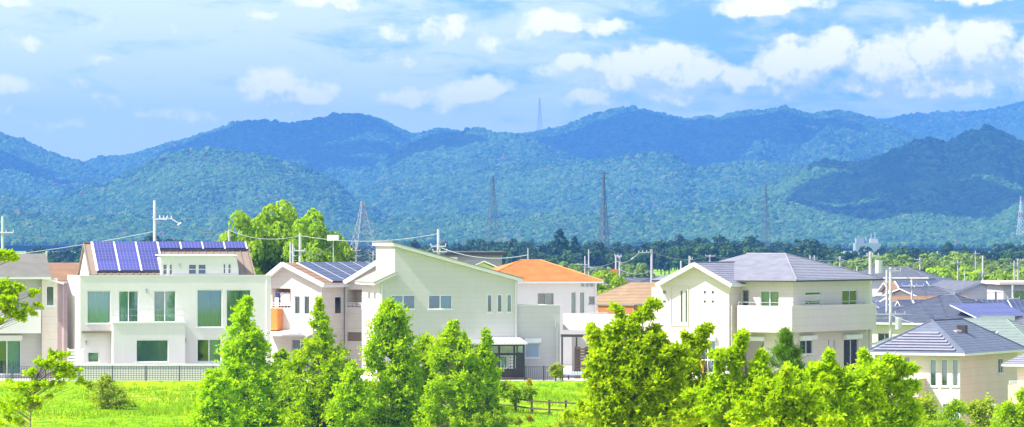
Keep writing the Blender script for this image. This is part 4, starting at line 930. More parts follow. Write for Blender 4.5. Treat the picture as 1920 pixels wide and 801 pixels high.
# --- the town behind: each house its own body, roof and openings
def town_house(name, label, x, Y, ang, w, d, ye, yr, kind='hip', wallm='cream_wall', roofm='slate_roof', zg=-6.0, sol=None, wins=((-.3, .45),), chim=None, pitch=.3, cols=5, rws=2, solm='solar_navy', side='front', ridge_len=.4, smark=True):
    f = Fr(x, Y, ang, zg); h = f.thing(name, label, 'house', 'houses of the town behind')
    ze = CAMH - (ye - HOR) / FOC * Y - zg; zr = CAMH - (yr - HOR) / FOC * (Y + d / 2) - zg
    hl = [(w * u - .6, ze - 2.0, w * u + .6, ze - .8) for u, _ in wins]
    wall(h, face('b', 0), rect(-w / 2, 0, w / 2, ze), hl, m=wallm)
    for r_ in hl: window(h, face('b', 0), r_, 2, 'frame_grey', 'glass')
    for s in (-1, 1):
        o = [(.18, 0), (d - .18, 0), (d - .18, ze), (d / 2, zr - .2), (.18, ze)] if kind == 'gable_a' else rect(.18, 0, d - .18, ze)
        hb_ = [(d * .4, ze - 2.0, d * .4 + 1.0, ze - .9)]; wall(h, face('a', s * w / 2, s), o, hb_, m=wallm); window(h, face('a', s * w / 2, s), hb_[0], 1, 'frame_grey', 'glass')
    o = rect(-w / 2, 0, w / 2, ze)
    wall(h, face('b', d, 1), o, m=wallm)
    ov = .5; x0, x1, y0, y1 = -w / 2 - ov, w / 2 + ov, -ov, d + ov; e = ze + .06; bm = d / 2
    if kind == 'hip':
        r = w * ridge_len / 2
        pl = [[(x0, y0, e), (x1, y0, e), (r, bm, zr), (-r, bm, zr)], [(x1, y0, e), (x1, y1, e), (r, bm, zr)], [(x1, y1, e), (x0, y1, e), (-r, bm, zr), (r, bm, zr)], [(x0, y1, e), (x0, y0, e), (-r, bm, zr)]]
        rid = [((x0, y0, e), (-r, bm, zr)), ((x1, y0, e), (r, bm, zr)), ((-r, bm, zr), (r, bm, zr)), ((x1, y1, e), (r, bm, zr))]
    elif kind == 'gable_a':
        pl = [[(x0, y0, e), (x1, y0, e), (x1, bm, zr), (x0, bm, zr)], [(x1, y1, e), (x0, y1, e), (x0, bm, zr), (x1, bm, zr)]]; rid = [((x0, bm, zr), (x1, bm, zr))]
    elif kind == 'gable_b':
        zr = CAMH - (yr - HOR) / FOC * Y - zg
        pl = [[(x0, y0, e), (0, y0, zr), (0, y1, zr), (x0, y1, e)], [(0, y0, zr), (x1, y0, e), (x1, y1, e), (0, y1, zr)]]; rid = [((0, y0, zr), (0, y1, zr))]
        wall(h, face('b', .02), [(-w / 2, ze), (w / 2, ze), (0, zr - .2)], m=wallm); wall(h, face('b', d - .02, 1), [(-w / 2, ze), (w / 2, ze), (0, zr - .2)], m=wallm)
    else:
        pl = [[(x0, y0, e), (x1, y0, e), (x1, y1, e + .05), (x0, y1, e + .05)]]; rid = []
    dk = tiled(h, pl, roofm, pitch, .14, ridges=rid, trim='white_trim') if kind != 'flat' else slab(h, pl[0], .25, roofm)
    if sol:
        P_ = [Vector(p) for p in pl[0 if side == 'front' else 1]]
        if side == 'front': o, u, v = P_[0], P_[1] - P_[0], Vector((0, bm - y0, zr - e))
        else: o, u, v = P_[0], P_[1] - P_[0], Vector((-(x1 - (w * ridge_len / 2 if kind == 'hip' else 0)), 0, zr - e))
        n = u.cross(v).normalized()
        if n.z < 0: n = -n
        s0, s1, t0, t1 = sol; base = o + u * s0 + v * t0
        solar(dk, base, u * (s1 - s0), v * (t1 - t0), n, cols, rws, solm, gap=.1, h=.16)
        for k in range(cols + 1):
            p = base + u * (s1 - s0) * k / cols + n * .09; MB().bar(p, p + v * (t1 - t0), .11, .06).build('panel_rail', 'frame_white', dk)
    if chim:
        ca, cb_, s = chim; box_part(h, 'chimney', 'dark_edge', ca, ca + .55 * s, cb_, cb_ + .5, ze + .3, zr + .1)
    return h
TOWN = [
 ('town_house', 'town house with grey green hip roof just behind the beige house', 1790, 293, -26, 11, 9, 650, 599, dict(roofm='green_roof', wallm='cream_wall', sol=(.3, .7, .1, .5), cols=4, rws=2)),
 ('town_house', 'town house with dark navy hip roof and blue panels along its hip', 1722, 338, -32, 10, 11, 607, 553, dict(roofm='town_navy', sol=(.1, .9, .12, .62), side='right', cols=5, rws=3, solm='solar_blue', ridge_len=.1)),
 ('town_house', 'town house with wide navy roof filled with panels in white rails', 1870, 374, 6, 15, 9, 604, 563, dict(kind='gable_a', roofm='town_navy', sol=(.08, .97, .1, .95), cols=5, rws=3)),
 ('town_house', 'town house with pinkish wall and a row of panels under its ridge', 1772, 455, 4, 11, 8, 549, 529, dict(kind='gable_a', roofm='brown_roof', wallm='beige_wall', sol=(.1, .95, .3, 1), cols=6, rws=1)),
 ('town_house', 'town house with steel blue panels beneath the pale green trees', 1703, 510, -8, 8, 8, 541, 526, dict(kind='gable_a', roofm='town_navy', sol=(.05, .95, .1, .95), cols=4, rws=1)),
 ('town_house', 'small cream gabled house behind the navy hip roof', 1690, 425, -30, 5, 8, 563, 540, dict(kind='gable_b', roofm='town_slate')),
 ('town_house', 'white gabled town house with slate roof below the orange roof', 1838, 432, 18, 7, 9, 556, 528, dict(kind='gable_b', roofm='town_slate', wallm='white_wall')),
 ('town_house', 'far town house with small orange roof under the trees', 1822, 610, 10, 8, 8, 543, 529, dict(roofm='orange_roof')),
 ('town_house', 'flat cream roofed town block at the right edge', 1958, 412, 5, 8, 8, 530, 528, dict(kind='flat', roofm='cream_wall', wallm='grey_wall', wins=((-.3, .4), (0, .4), (.3, .4)))),
 ('town_house', 'town house at the right edge with pale panel rows on slate roof', 1935, 304, -26, 9, 10, 645, 590, dict(roofm='town_slate', sol=(.2, .85, .1, .6), cols=3, rws=6, solm='solar_pale')),
 ('town_house', 'town house with teal grey roof and dark chimney before the wide panels', 1868, 322, -12, 7, 7, 620, 594, dict(roofm='green_roof', chim=(1.2, 2.2, 1))),
 ('town_house', 'town house with slate roof peeping out beside the tall pole', 1660, 480, -14, 9, 8, 521, 501, dict(roofm='town_slate', wallm='white_wall')),
 ('town_house', 'tan roofed house with dark chimney between orange and slate roofs', 1172, 330, -30, 11, 10, 586, 531, dict(roofm='tan_roof', wallm='beige_wall', chim=(2.6, 3.4, 1))),
 ('town_block', 'flat topped grey block behind the slanting roof', 892, 385, 4, 4.7, 8, 474, 472, dict(kind='flat', roofm='dark_edge', wallm='grey_wall', wins=())),
 ('town_house', 'pale gable showing just above the slanting roof', 906, 335, 8, 5, 8, 520, 488, dict(kind='gable_b', roofm='dark_edge', wallm='white_wall', wins=())),
 ('town_house', 'far grey roofed house right of the orange roof', 1142, 560, 6, 9, 8, 533, 519, dict(roofm='town_slate', wallm='white_wall')),
 ('town_house', 'far white walled house behind the tan roof', 1196, 600, -6, 9, 8, 536, 522, dict(kind='gable_a', roofm='town_slate', wallm='white_wall')),
 ('town_house', 'far navy roofed house left of the slate gable', 1244, 520, -10, 8, 8, 540, 519, dict(roofm='town_navy', wallm='white_wall')),
 ('town_house', 'far slate house in the gap by the twin poles', 1648, 620, 8, 9, 8, 528, 514, dict(kind='gable_a', roofm='town_slate', wallm='white_wall')),
 ('town_house', 'far navy house between pink wall and flat block', 1880, 560, 0, 10, 8, 545, 531, dict(kind='gable_a', roofm='town_navy', wallm='white_wall')),
 ('town_house', 'low slate house between navy roof and wide panels', 1795, 400, -20, 8, 8, 585, 563, dict(roofm='town_slate', wallm='white_wall')),
 ('town_house', 'low house with green grey roof beside the balcony corner', 1655, 372, -30, 8, 9, 606, 575, dict(roofm='town_navy', wallm='grey_wall')),
]
panel_mat('solar_pale', (.16, .18, .27), (.5, .5, .55), 3, 1)
for nm, lb, x, Y, an, w, d, ye, yr, kw in TOWN: town_house(nm, lb, x, Y, an, w, d, ye, yr, **kw)
for k, (wd_, x, Y, an, w, ye, yr, kind, rm, wm, sl) in enumerate((
    ('slate hip roof left of the wide lower crossarm', 1648, 415, -24, 7, 580, 556, 'hip', 'town_slate', 'cream_wall', (.3, .7, .15, .6)), ('navy gable tucked behind the crossarmed pole', 1682, 395, 16, 6, 590, 567, 'gable_a', 'town_navy', 'white_wall', (.1, .9, .2, .9)),
    ('small slate gable above the panelled hip', 1735, 430, -20, 6, 566, 546, 'gable_b', 'town_slate', 'cream_wall', None), ('brown roof peeping over the panelled hip', 1758, 405, 12, 7, 574, 556, 'gable_a', 'brown_roof', 'beige_wall', None),
    ('panelled navy roof under the pinkish wall', 1800, 440, -4, 8, 572, 552, 'gable_a', 'town_navy', 'white_wall', (.1, .9, .2, .9)), ('slate roof beside the white gable', 1870, 445, 10, 7, 562, 543, 'hip', 'town_slate', 'cream_wall', None),
    ('navy hip at the right edge above the wide panels', 1918, 430, -8, 8, 570, 548, 'hip', 'town_navy', 'white_wall', (.25, .75, .1, .7)), ('small far slate roof by the bracket pole', 1735, 600, 6, 8, 535, 522, 'gable_a', 'town_slate', 'white_wall', None),
    ('far navy roof below the tall white pole', 1852, 620, -6, 8, 540, 527, 'hip', 'town_navy', 'white_wall', None), ('far panelled roof in the gap right of the thick pole', 1668, 560, 6, 8, 532, 519, 'gable_a', 'town_navy', 'white_wall', (.1, .9, .2, .9)),
    ('slate roof between teal roof and wide panels', 1820, 345, -20, 5, 616, 599, 'hip', 'town_slate', 'cream_wall', None), ('low navy roof right of the teal roof', 1905, 345, -14, 6, 616, 600, 'hip', 'town_navy', 'cream_wall', (.25, .75, .1, .6)))):
    town_house('town_house', 'town house with ' + wd_, x, Y, an, w, 7, ye, yr, kind=kind, roofm=rm, wallm=wm, sol=sl, cols=4, rws=2)
fr = Fr(1121, 318, -30, -6); tb = fr.thing('annex', 'low rust brown annex wall in front of the tan roof', 'annex')
aa = fr.px(1188, 580)[0]; zt_ = fr.px(1121, 573)[1]; MB().box(0, aa, 0, 3, 0, zt_).build('wall', 'rust_panel', tb); MB().box(-.1, aa + .1, -.1, 3.1, zt_ + .003, zt_ + .1).build('coping', 'brown_metal', tb)
yd = link('garden_paving', fast_mesh('garden_paving', np.array([[-45, 247.9, .012], [19.6, 247.9, .012], [19.6, 304, .012], [-45, 304, .012]], float), np.array([[0, 1, 2, 3]]), 'concrete')); yd['kind'] = 'structure'; yd['label'] = 'pale paved gardens round the houses'
rd = link('reflector', fast_mesh('reflector', np.array([[-300, 60, -6.1], [300, 60, -6.1], [300, 186, -6.1], [-300, 186, -6.1]], float), np.array([[0, 1, 2, 3]]), 'concrete')); rd['kind'] = 'structure'; rd['label'] = 'added unseen pale road below the grassy bank'  # unseen pale sheet added to bounce neutral light onto the house fronts
pv = link('pavement', fast_mesh('pavement', np.array([[-400, 352, -5.95], [400, 352, -5.95], [900, 1250, -6.15], [-900, 1250, -6.15]], float), np.array([[0, 1, 2, 3]]), 'asphalt')); pv['kind'] = 'structure'; pv['label'] = 'grey streets between the town houses'

# pale works building at the foot of the hills
fr = Fr(1628, 3300, 3, -7); wk = fr.thing('works_building', 'pale works building at the foot of the hills', 'building')
zz = lambda y: fr.px(1628, y)[1]
MB().box(-10, 10, 0, 14, 0, zz(456)).build('wall', 'works_wall', wk); MB().box(-9, -3, 2, 10, zz(456), zz(447)).build('tank_house', 'works_wall', wk)
for k, (u, y) in enumerate(((-7, 441), (-1, 444), (3, 438), (6, 436))): MB().tube((u, 4, zz(456)), (u, 4, zz(y)), .7, .6, 8).build('stack', 'works_wall', wk)
MB().box(2, 8, 3, 9, zz(456), zz(448)).build('upper_floor', 'grey_wall', wk)

# ------------------------------------------------------------------ poles, lines, pylons
def gz1(X, Y): return float(ground_z(X, Y))
def pole(label, x, Y, yt, arms=(), m='pole_concrete', can=None, r=.145, name='utility_pole', bent=None, group='utility poles', floodlight=False):
    X = (x - 960) / FOC * Y; zg = gz1(X, Y); H = CAMH - (yt - HOR) / FOC * Y - zg; k = Y / FOC
    p = empty(name, (X, Y, zg), R(rnd.uniform(-12, 12)), label, 'pole', group)
    MB().tube((0, 0, 0), (0, 0, H), r, r * .68, 10).build('mast', m, p)
    for (ya, l0, l1) in arms:
        z = CAMH - (ya - HOR) / FOC * Y - zg
        am = MB().bar((-l0 * k, -.2, z), (l1 * k, -.2, z), .09, .09).build('crossarm', 'steel', p)
        n = max(2, int((l0 + l1) * k / .55))
        for j in range(n + 1):
            u = (-l0 + (l0 + l1) * j / n) * k
            MB().tube((u, -.2, z + .05), (u, -.2, z + .20), .028, .038, 6).build('insulator', 'insulator', am)
    if can:
        for (yc, dx) in can: z = CAMH - (yc - HOR) / FOC * Y - zg; MB().tube((dx, -.45, z - .45), (dx, -.45, z + .45), .26, .26, 10).build('transformer', 'steel', p)
    if bent:
        (x0, y0), (x1, y1), (x2, y2) = bent; pt = lambda a, y: Vector(((a - x) * k, -.1, CAMH - (y - HOR) / FOC * Y - zg))
        br = MB().bar(pt(x0, y0), pt(x1, y1), .07); br.bar(pt(x1, y1), pt(x2, y2), .07); bo = br.build('bracket', 'steel', p)
        for t in (0, .33, .66, 1):
            c = pt(x1, y1).lerp(pt(x0, y0), t); MB().tube(c, c + Vector((0, 0, .2)), .035, .045, 6).build('insulator', 'insulator', bo)
        c = pt(x2, y2); MB().tube(c + Vector((-.14, 0, -.08)), c + Vector((.1, 0, .1)), .06, .045, 6).build('insulator', 'insulator', bo)
    if floodlight: MB().box(-.45, .45, -.25, .1, H - .1, H + .35).build('floodlight', 'frame_white', p)
    return p
pole('tall concrete pole rising above the white house roof', 290, 300, 376, [(411, 2, 24)], bent=((300, 409), (322, 410), (338, 420)))
pole('concrete pole with dark fittings at the left edge', 5, 320, 406, [(436, 6, 22)])
pole('short pole tip left of the bright green trees', 430, 380, 430)
pole('thick pale pole in front of the bright green trees', 563, 325, 438, [(470, 10, 10)], r=.165)
pole('thin paired pole at the foot of the green trees', 545, 380, 455); pole('thin paired pole beside its taller neighbour at the green trees', 550, 382, 457)
pole('thin mast with white floodlight before the green trees', 625, 340, 449, floodlight=True, r=.06, m='steel')
pole('stepped pole rising behind the long slanting roof', 822, 310, 430, [(462, 14, 14), (472, 10, 16)])
pole('pale twin pole behind the orange roof, thinner one', 1097, 620, 480, [(496, 14, 8)]); pole('pale twin pole behind the orange roof, taller one', 1104, 620, 468, [(502, 8, 10)])
pole('thin twin pole carrying a small orange sign', 1155, 450, 478, [(480, 2, 10)]); pole('thin twin pole right of the orange sign', 1162, 452, 480, [(482, 8, 4)])
pole('white pole with long bent bracket left of the slate gable', 1222, 400, 468, bent=((1220, 473), (1198, 474), (1186, 485)), r=.165)
pole('short pole just left of the slate gable roof', 1277, 430, 489); pole('thin pole touching the slate gable peak', 1293, 430, 480, [(486, 1, 6)]); pole('small T shaped pole above the slate ridge', 1331, 520, 478, [(480, 8, 10)])
pole('stubby pole behind the slate hip, shorter of two', 1519, 600, 479); pole('stubby pole behind the slate hip with crossarm', 1527, 600, 479, [(484, 5, 5)])
pole('thin pole with short arm right of the slate ridge', 1575, 560, 481, [(484, 8, 1)])
pole('pole tip behind the far right roof edge', 1607, 620, 499)
pole('thick white pole beside the right end of the slate roof', 1632, 285, 472, [(480, 8, 14), (588, 6, 10)], can=[(500, .45)], r=.165)
pole('slim pole next to the crossarmed pole', 1663, 345, 506, [(530, 3, 3)])
pole('white pole with wide lower crossarm in front of navy roof', 1670, 322, 501, [(508, 4, 18), (589, 28, 26)], can=[(606, .5)], r=.16)
pole('pole with bracket before the pale green wood', 1725, 620, 483, [(487, 10, 2)]); pole('shorter pole hugging the bracket pole', 1721, 625, 520)
pole('thin pole among roofs with dark insulators', 1710, 400, 522, [(536, 18, 22)])
pole('faint pole standing in the pale green wood', 1796, 700, 488, [(492, 8, 8)]); pole('short pole in the pale green wood', 1809, 690, 507)
pole('dark topped pole high in the pale green wood', 1829, 800, 470, [(476, 4, 8)])
pole('tall white pole before the pale green wood', 1843, 480, 480, [(512, 9, 9)], r=.165)
pole('twin pole near the right edge, slimmer one', 1902, 520, 489, [(494, 8, 4)]); pole('twin pole near the right edge, taller one', 1909, 520, 485, [(488, 4, 12)])
pole('small pole rising from roofs at the right edge', 1899, 395, 535, [(560, 10, 12)]); pole('television mast on the low slate house', 1789, 385, 548, [(560, 6, 6)], r=.06, name='television_mast')
pole('crossarmed pole by the white lattice tower', 668, 700, 450, [(470, 8, 8), (480, 10, 10)]); pole('short substation pole left of the white lattice tower', 656, 705, 468, [(476, 10, 10)]); pole('short substation pole right of the white lattice tower', 700, 700, 470, [(478, 8, 10)])
pole('thin mast on the far grey block', 940, 400, 476, r=.08, m='steel'); pole('thin antenna above the orange ridge', 990, 290, 466, r=.05, m='steel', name='antenna_mast')
pole('thin antenna on the grey house ridge at the left', 88, 262, 472, r=.04, m='steel', name='antenna_mast')
sg = at(1151, 511, 449); tag(MB().box(sg.x - .35, sg.x + .35, sg.y - .05, sg.y + .05, sg.z - .35, sg.z + .35).build('sign_board', 'orange_panel'), 'small orange sign board on the twin pole', 'sign')

def line(label, pts, sag=.6, r=.022, m='wire', thick=None):
    mb = MB()
    for k in range(len(pts) - 1):
        p, q = at(*pts[k]), at(*pts[k + 1]); pp = [p.lerp(q, t / 10) - Vector((0, 0, sag * 4 * (t / 10) * (1 - t / 10))) for t in range(11)]
        mb.chain(pp, [r] * 11, 4)
    tag(mb.build('power_line', m), label, 'power line', 'overhead lines')
line('overhead line from left edge to the tall white house pole', [(-60, 486, 320), (290, 434, 300)], .2)
line('upper overhead line at the left pole', [(5, 437, 320), (80, 447, 330)], .1)
line('overhead line across the green trees', [(290, 412, 300), (430, 432, 380), (563, 442, 325), (822, 438, 310)], .5)
line('short sloping service line in the green trees', [(570, 490, 325), (625, 460, 340)], .05)
line('overhead line right of the slanting roof pole', [(822, 455, 310), (780, 480, 300)], .1)
line('service line crossing the navy roof', [(1670, 590, 322), (1800, 610, 300)], .4)
line('overhead line among the right hand poles', [(1632, 478, 285), (1670, 505, 322), (1725, 487, 620)], .3)
line('overhead line above the orange house', [(1104, 500, 620), (1162, 505, 452), (1222, 508, 400)], .4)
line('low overhead line along the town roofs', [(1710, 537, 400), (1790, 545, 420), (1843, 514, 480), (1909, 490, 520)], .4)
line('far high voltage line left of the lattice tower', [(440, 452, 700), (668, 440, 880)], 1.0, .04)

line('line sagging between the thick pole and the crossarmed pole', [(1632, 590, 285), (1670, 592, 322)], .25)
line('upper line from crossarmed pole to the right edge', [(1670, 508, 322), (1899, 545, 395), (1990, 548, 400)], .8)
line('line running right from the wide lower crossarm', [(1695, 589, 322), (1899, 562, 395)], .6)
line('line past the orange sign to the bent bracket pole', [(1097, 498, 620), (1155, 490, 450), (1198, 476, 400)], .4)
line('line from the bent bracket pole over the slate gable', [(1222, 472, 400), (1331, 480, 520), (1527, 485, 600)], .6)
line('line behind the slate ridge to the thick pole', [(1527, 486, 600), (1575, 485, 560), (1632, 484, 285)], .3)
line('line from stepped pole to the orange ridge antenna', [(822, 463, 310), (990, 478, 300)], .5)
line('lower line before the bright green clump', [(545, 470, 380), (563, 472, 325), (668, 472, 700)], .4)
def pylon(label, x, Y, yt, yb, bw, arms, m='pylon_steel', th=.12, zb=None, redtop=None):
    X = (x - 960) / FOC * Y; z0 = CAMH - (yb - HOR) / FOC * Y; H = CAMH - (yt - HOR) / FOC * Y - z0
    p = empty('pylon', (X, Y, z0), R(rnd.uniform(15, 35)), label, 'pylon', 'lattice pylons')
    wdt = lambda t: bw * (1 - t) ** 1.25 * .5 + bw * .055
    C4 = [(-1, -1), (1, -1), (1, 1), (-1, 1)]; n = 9
    for cx_, cy_ in C4:
        mb = MB()
        for k in range(n): t0, t1 = k / n, (k + 1) / n; mb.bar((cx_ * wdt(t0), cy_ * wdt(t0), H * t0), (cx_ * wdt(t1), cy_ * wdt(t1), H * t1), th)
        mb.build('leg', m, p)
    for k in range(n):
        t0, t1 = k / n, (k + 1) / n; mb = MB()
        for j in range(4):
            a, c = C4[j], C4[(j + 1) % 4]
            mb.bar((a[0] * wdt(t0), a[1] * wdt(t0), H * t0), (c[0] * wdt(t1), c[1] * wdt(t1), H * t1), th * .6); mb.bar((c[0] * wdt(t0), c[1] * wdt(t0), H * t0), (a[0] * wdt(t1), a[1] * wdt(t1), H * t1), th * .6)
            mb.bar((a[0] * wdt(t1), a[1] * wdt(t1), H * t1), (c[0] * wdt(t1), c[1] * wdt(t1), H * t1), th * .6)
        mb.build('bracing', redtop if redtop and k in (4, 8) else m, p)
    for (t, l) in arms:
        z = H * t; mb = MB()
        for s in (-1, 1): mb.bar((0, 0, z + l * .12), (s * l, 0, z), th * .7); mb.bar((0, 0, z), (s * l, 0, z), th * .7)
        ao = mb.build('arm', m, p)
        for s in (-1, 1): MB().tube((s * l, 0, z), (s * l, 0, z - l * .3), th * .5, th * .5, 5).build('insulator', m, ao)
pylon('white lattice pylon right of the bright green trees', 680, 880, 378, 496, 5.2, [(.9, 1.5), (.74, 1.9), (.6, 1.7)], th=.075)
pylon('faint grey pylon against the middle hills', 924, 2500, 330, 470, 8, [(.95, 2)], th=.22, m='dark_steel')
pylon('dark tall pylon above the dark wood', 1132, 2300, 321, 470, 4.5, [(.97, 3.5), (.90, 3)], th=.35, m='dark_steel')
pylon('faint pylon left of the shaded hill', 1436, 3000, 347, 462, 5, [(.92, 2.5), (.8, 2.5)], th=.25, m='dark_steel')
pylon('tiny pylon on the mountain crest', 1012, 9300, 184, 250, 10, [(.8, 6), (.65, 6)], th=.22, m='dark_steel')
pylon('red and white tower at the right edge of the hills', 1914, 4300, 368, 440, 6, [(.45, 3)], th=.22, redtop='red_paint', m='frame_white')

# ------------------------------------------------------------------ plants
def unit(v): return v / np.maximum(np.linalg.norm(v, axis=-1, keepdims=True), 1e-9)
def foliage(centers, radii, ntw, nl, L, Wd, droop=.25, flat=.8, up=.15, rg=rng):
    """twigs bursting from every cluster centre, leaves set along them; returns leaf quads and the twig lines"""
    C = np.repeat(centers, ntw, 0); r = np.repeat(radii, ntw); n = len(C)
    d = rg.normal(size=(n, 3)); d[:, 2] = d[:, 2] * flat + up; d = unit(d); ln = r * rg.uniform(.55, 1.15, n)
    s = rg.uniform(.18, 1.0, (n, nl)); s[:, 0] = 1
    P = C[:, None] + d[:, None] * (ln[:, None] * s)[..., None]; P[..., 2] -= droop * (s ** 2) * ln[:, None]
    P += rg.normal(size=P.shape) * (r[:, None, None] * .05)
    t = unit(d[:, None] * .55 + rg.normal(size=P.shape) * .65 + np.array([0, 0, -droop * 1.1])); sd = unit(np.cross(t, rg.normal(size=P.shape) * .7 + np.array([0, 0, 1.0])))
    P, t, sd = P.reshape(-1, 3), t.reshape(-1, 3), sd.reshape(-1, 3); k = len(P)
    l = (L * rg.uniform(.7, 1.25, k))[:, None]; w = (Wd * rg.uniform(.7, 1.2, k))[:, None]; nrm = np.cross(t, sd)
    V = np.stack([P, P + t * l * .5 + sd * w * .5 + nrm * w * .12, P + t * l - nrm * l * .12, P + t * l * .5 - sd * w * .5 + nrm * w * .12], 1).reshape(-1, 3)
    tip = C + d * ln[:, None]; tip[:, 2] -= droop * ln
    return V, np.arange(len(V)).reshape(-1, 4), C, tip
def tree(name, label, base, top, centers, radii, ntw, nl, L, Wd, leafm, cat='tree', group=None, tr=.14, wood='bark', droop=.25, flat=.8, limbs=True, limb_step=1, twigs=False, lean=0.0, rg=rng):
    """trunk with limbs reaching to every cluster, crown of single leaves"""
    base, top = Vector(base), Vector(top); o = empty(name, base, 0, label, cat, group)
    V, Q, C, tip = foliage(centers, radii, ntw, nl, L, Wd, droop, flat, rg=rg); bs = np.array(base)
    link('crown', fast_mesh('crown', V - bs, Q, leafm), o)
    mb = MB(); n = 7; pts = []
    for k in range(n + 1):
        t = k / n; p = base.lerp(top, t) - base; w_ = .1 * (top - base).length * .15
        pts.append(p + Vector((math.sin(t * 5 + base.x) * w_ * t * (1 - t) * 2, math.cos(t * 4 + base.x) * w_ * t * (1 - t) * 2, 0)))
    mb.chain(pts, [tr * (1 - .88 * k / n) for k in range(n + 1)], 8)
    if limbs:
        H = (top - base).length
        for c, r in [q for i_, q in enumerate(zip(centers, radii)) if i_ % limb_step == 0 or q[1] < .5 * float(np.median(radii))]:
            c = Vector(c) - base; t = max(.12, min(.96, (c.z - .55 * math.hypot(c.x - pts[-1].x * c.z / max(pts[-1].z, .1), c.y)) / max(.1, pts[-1].z))); i = min(n - 1, int(t * n)); a = pts[i].lerp(pts[i + 1], t * n - i)
            mid = a.lerp(c, .5) + Vector((0, 0, .06 * (c - a).length)); rr = tr * (.30 if limb_step == 1 else .17) * (1 - .7 * t)
            mb.chain([a, mid, c], [rr, rr * .7, rr * .35], 5)
    if twigs:
        for k in range(0, len(C), 3): mb.tube(Vector(C[k]) - base, Vector(tip[k]) - base, .005, .002, 3, cap=False)
    mb.build('trunk', wood, o); return o
def profile_clusters(x, Y, prof, n, rcl, ybot=None, seed=0, shell=.45):
    g = np.random.default_rng(seed + int(x)); k = Y / FOC; ys_, ws_ = zip(*prof); y0, y1 = ys_[0], ybot or ys_[-1]
    wsum = np.cumsum([max(np.interp(y, ys_, ws_), 3) for y in np.linspace(y0, y1, 60)]); u = np.interp(g.random(n) * wsum[-1], wsum, np.linspace(y0, y1, 60))
    hw = np.interp(u, ys_, ws_); rad = hw * (shell + (1 - shell) * np.sqrt(g.random(n))) * .82; th = g.random(n) * 6.283
    c = np.stack([(x - 960) * k + rad * np.cos(th) * k, Y + rad * np.sin(th) * k * .7, CAMH - (u - HOR) * k], -1)
    rr = rcl * np.clip(hw * k / 1.0, .32, 1.15) * g.uniform(.75, 1.2, n)
    ya = np.arange(y0 + 5, y0 + (y1 - y0) * .42, 7.0); wa = np.interp(ya, ys_, ws_)      # leaves all the way up the leader
    la = np.stack([(x - 960 + g.uniform(-.5, .5, len(ya)) * wa) * k, Y + g.uniform(-.5, .5, len(ya)) * wa * k, CAMH - (ya - HOR) * k], -1)
    return np.concatenate([c, la]), np.concatenate([rr, np.clip(wa * k * 1.05, .2, .62)])
def spire(label, x, Y, prof, n, seed, leafm='leaf_lime', ntw=14, nl=13, L=.185, Wd=.115, rcl=.56, tr=.13, wood='bark', name='young_tree', group='young trees on the grassy bank', droop=.05):
    c, r = profile_clusters(x, Y, prof, n, rcl, seed=seed); X = (x - 960) / FOC * Y
    t = at(x, prof[0][0] + 4, Y)
    return tree(name, label, (X, Y, gz1(X, Y) - .1), t, c, r, ntw, nl, L, Wd, leafm, group=group, tr=tr, wood=wood, droop=droop, flat=.75, rg=np.random.default_rng(seed))
spire('pointed lime green tree in front of the tall green windows', 462, 226, [(563, 8), (590, 22), (620, 32), (655, 45), (690, 56), (740, 70), (860, 81)], 150, 1)
spire('slender lime tree with bare upper stem before the orange balcony', 600, 224, [(560, 4), (590, 12), (620, 22), (645, 31), (672, 56), (700, 76), (745, 74), (860, 72)], 140, 2)
spire('full lime tree covering the corner of the slant roofed house', 735, 226, [(564, 8), (582, 25), (612, 40), (655, 52), (720, 59), (860, 68)], 150, 3)
spire('broad lime tree below the slit windows', 848, 222, [(602, 6), (628, 18), (648, 36), (672, 59), (715, 70), (860, 77)], 140, 4, wood='pale_bark')
spire('thin upright lime sapling beside the garden room', 912, 223, [(618, 4), (645, 11), (675, 18), (725, 27), (860, 40)], 54, 5)
spire('small lime sapling between the two fuller trees', 798, 228, [(630, 7), (650, 22), (685, 31), (740, 38), (860, 45)], 60, 6)
spire('low leafy tree at the left foot of the pointed lime tree', 404, 220, [(698, 11), (718, 25), (755, 40), (860, 50)], 60, 7)
spire('low leafy tree between the pointed and slender limes', 530, 230, [(662, 7), (690, 25), (735, 40), (860, 49)], 60, 8, leafm='leaf_mid')
spire('leafy sapling filling the gap below the slender lime', 662, 219, [(684, 9), (712, 29), (755, 41), (860, 50)], 60, 9)

def puffs(Y, ells, rcl, seed, dz=.45, sprays=0.0):
    """cluster centres filling ellipses given as (column, row, half width, half height, count)"""
    g = np.random.default_rng(seed); k = Y / FOC; out = []
    for (x, y, rx, ry, n) in ells:
        d = unit(g.normal(size=(n, 3))) * (g.random(n) ** .42)[:, None]
        out.append(np.stack([(x - 960 + d[:, 0] * rx) * k, Y + d[:, 1] * rx * k * dz, CAMH - (y - HOR + d[:, 2] * ry) * k], -1))
    c = np.concatenate(out); r = rcl * g.uniform(.75, 1.25, len(c)) * np.concatenate([np.full(e[4], min(1, max(.34, min(e[2], e[3]) / 30))) for e in ells])
    for (x, y, rx, ry, n) in ells:          # arching sprays that break the outline
        for q in range(int(n * sprays)):
            th, ph = g.uniform(.1, math.pi - .1), g.uniform(-1, 1); p = np.array([(x - 960 + math.cos(th) * rx * .9) * k, Y + ph * rx * k * .5, CAMH - (y - HOR - math.sin(th) * ry * .9) * k])
            d = np.array([math.cos(th) * .9 + g.normal() * .25, g.normal() * .3, math.sin(th) * .8 + .35]); d /= np.linalg.norm(d); L = rcl * g.uniform(1.0, 2.1); m = 4
            seg = np.stack([p + d * L * t - np.array([0, 0, .35 * L * t * t]) for t in np.linspace(.2, 1, m)])
            c = np.concatenate([c, seg]); r = np.concatenate([r, rcl * np.linspace(.55, .28, m)])
    return c, r
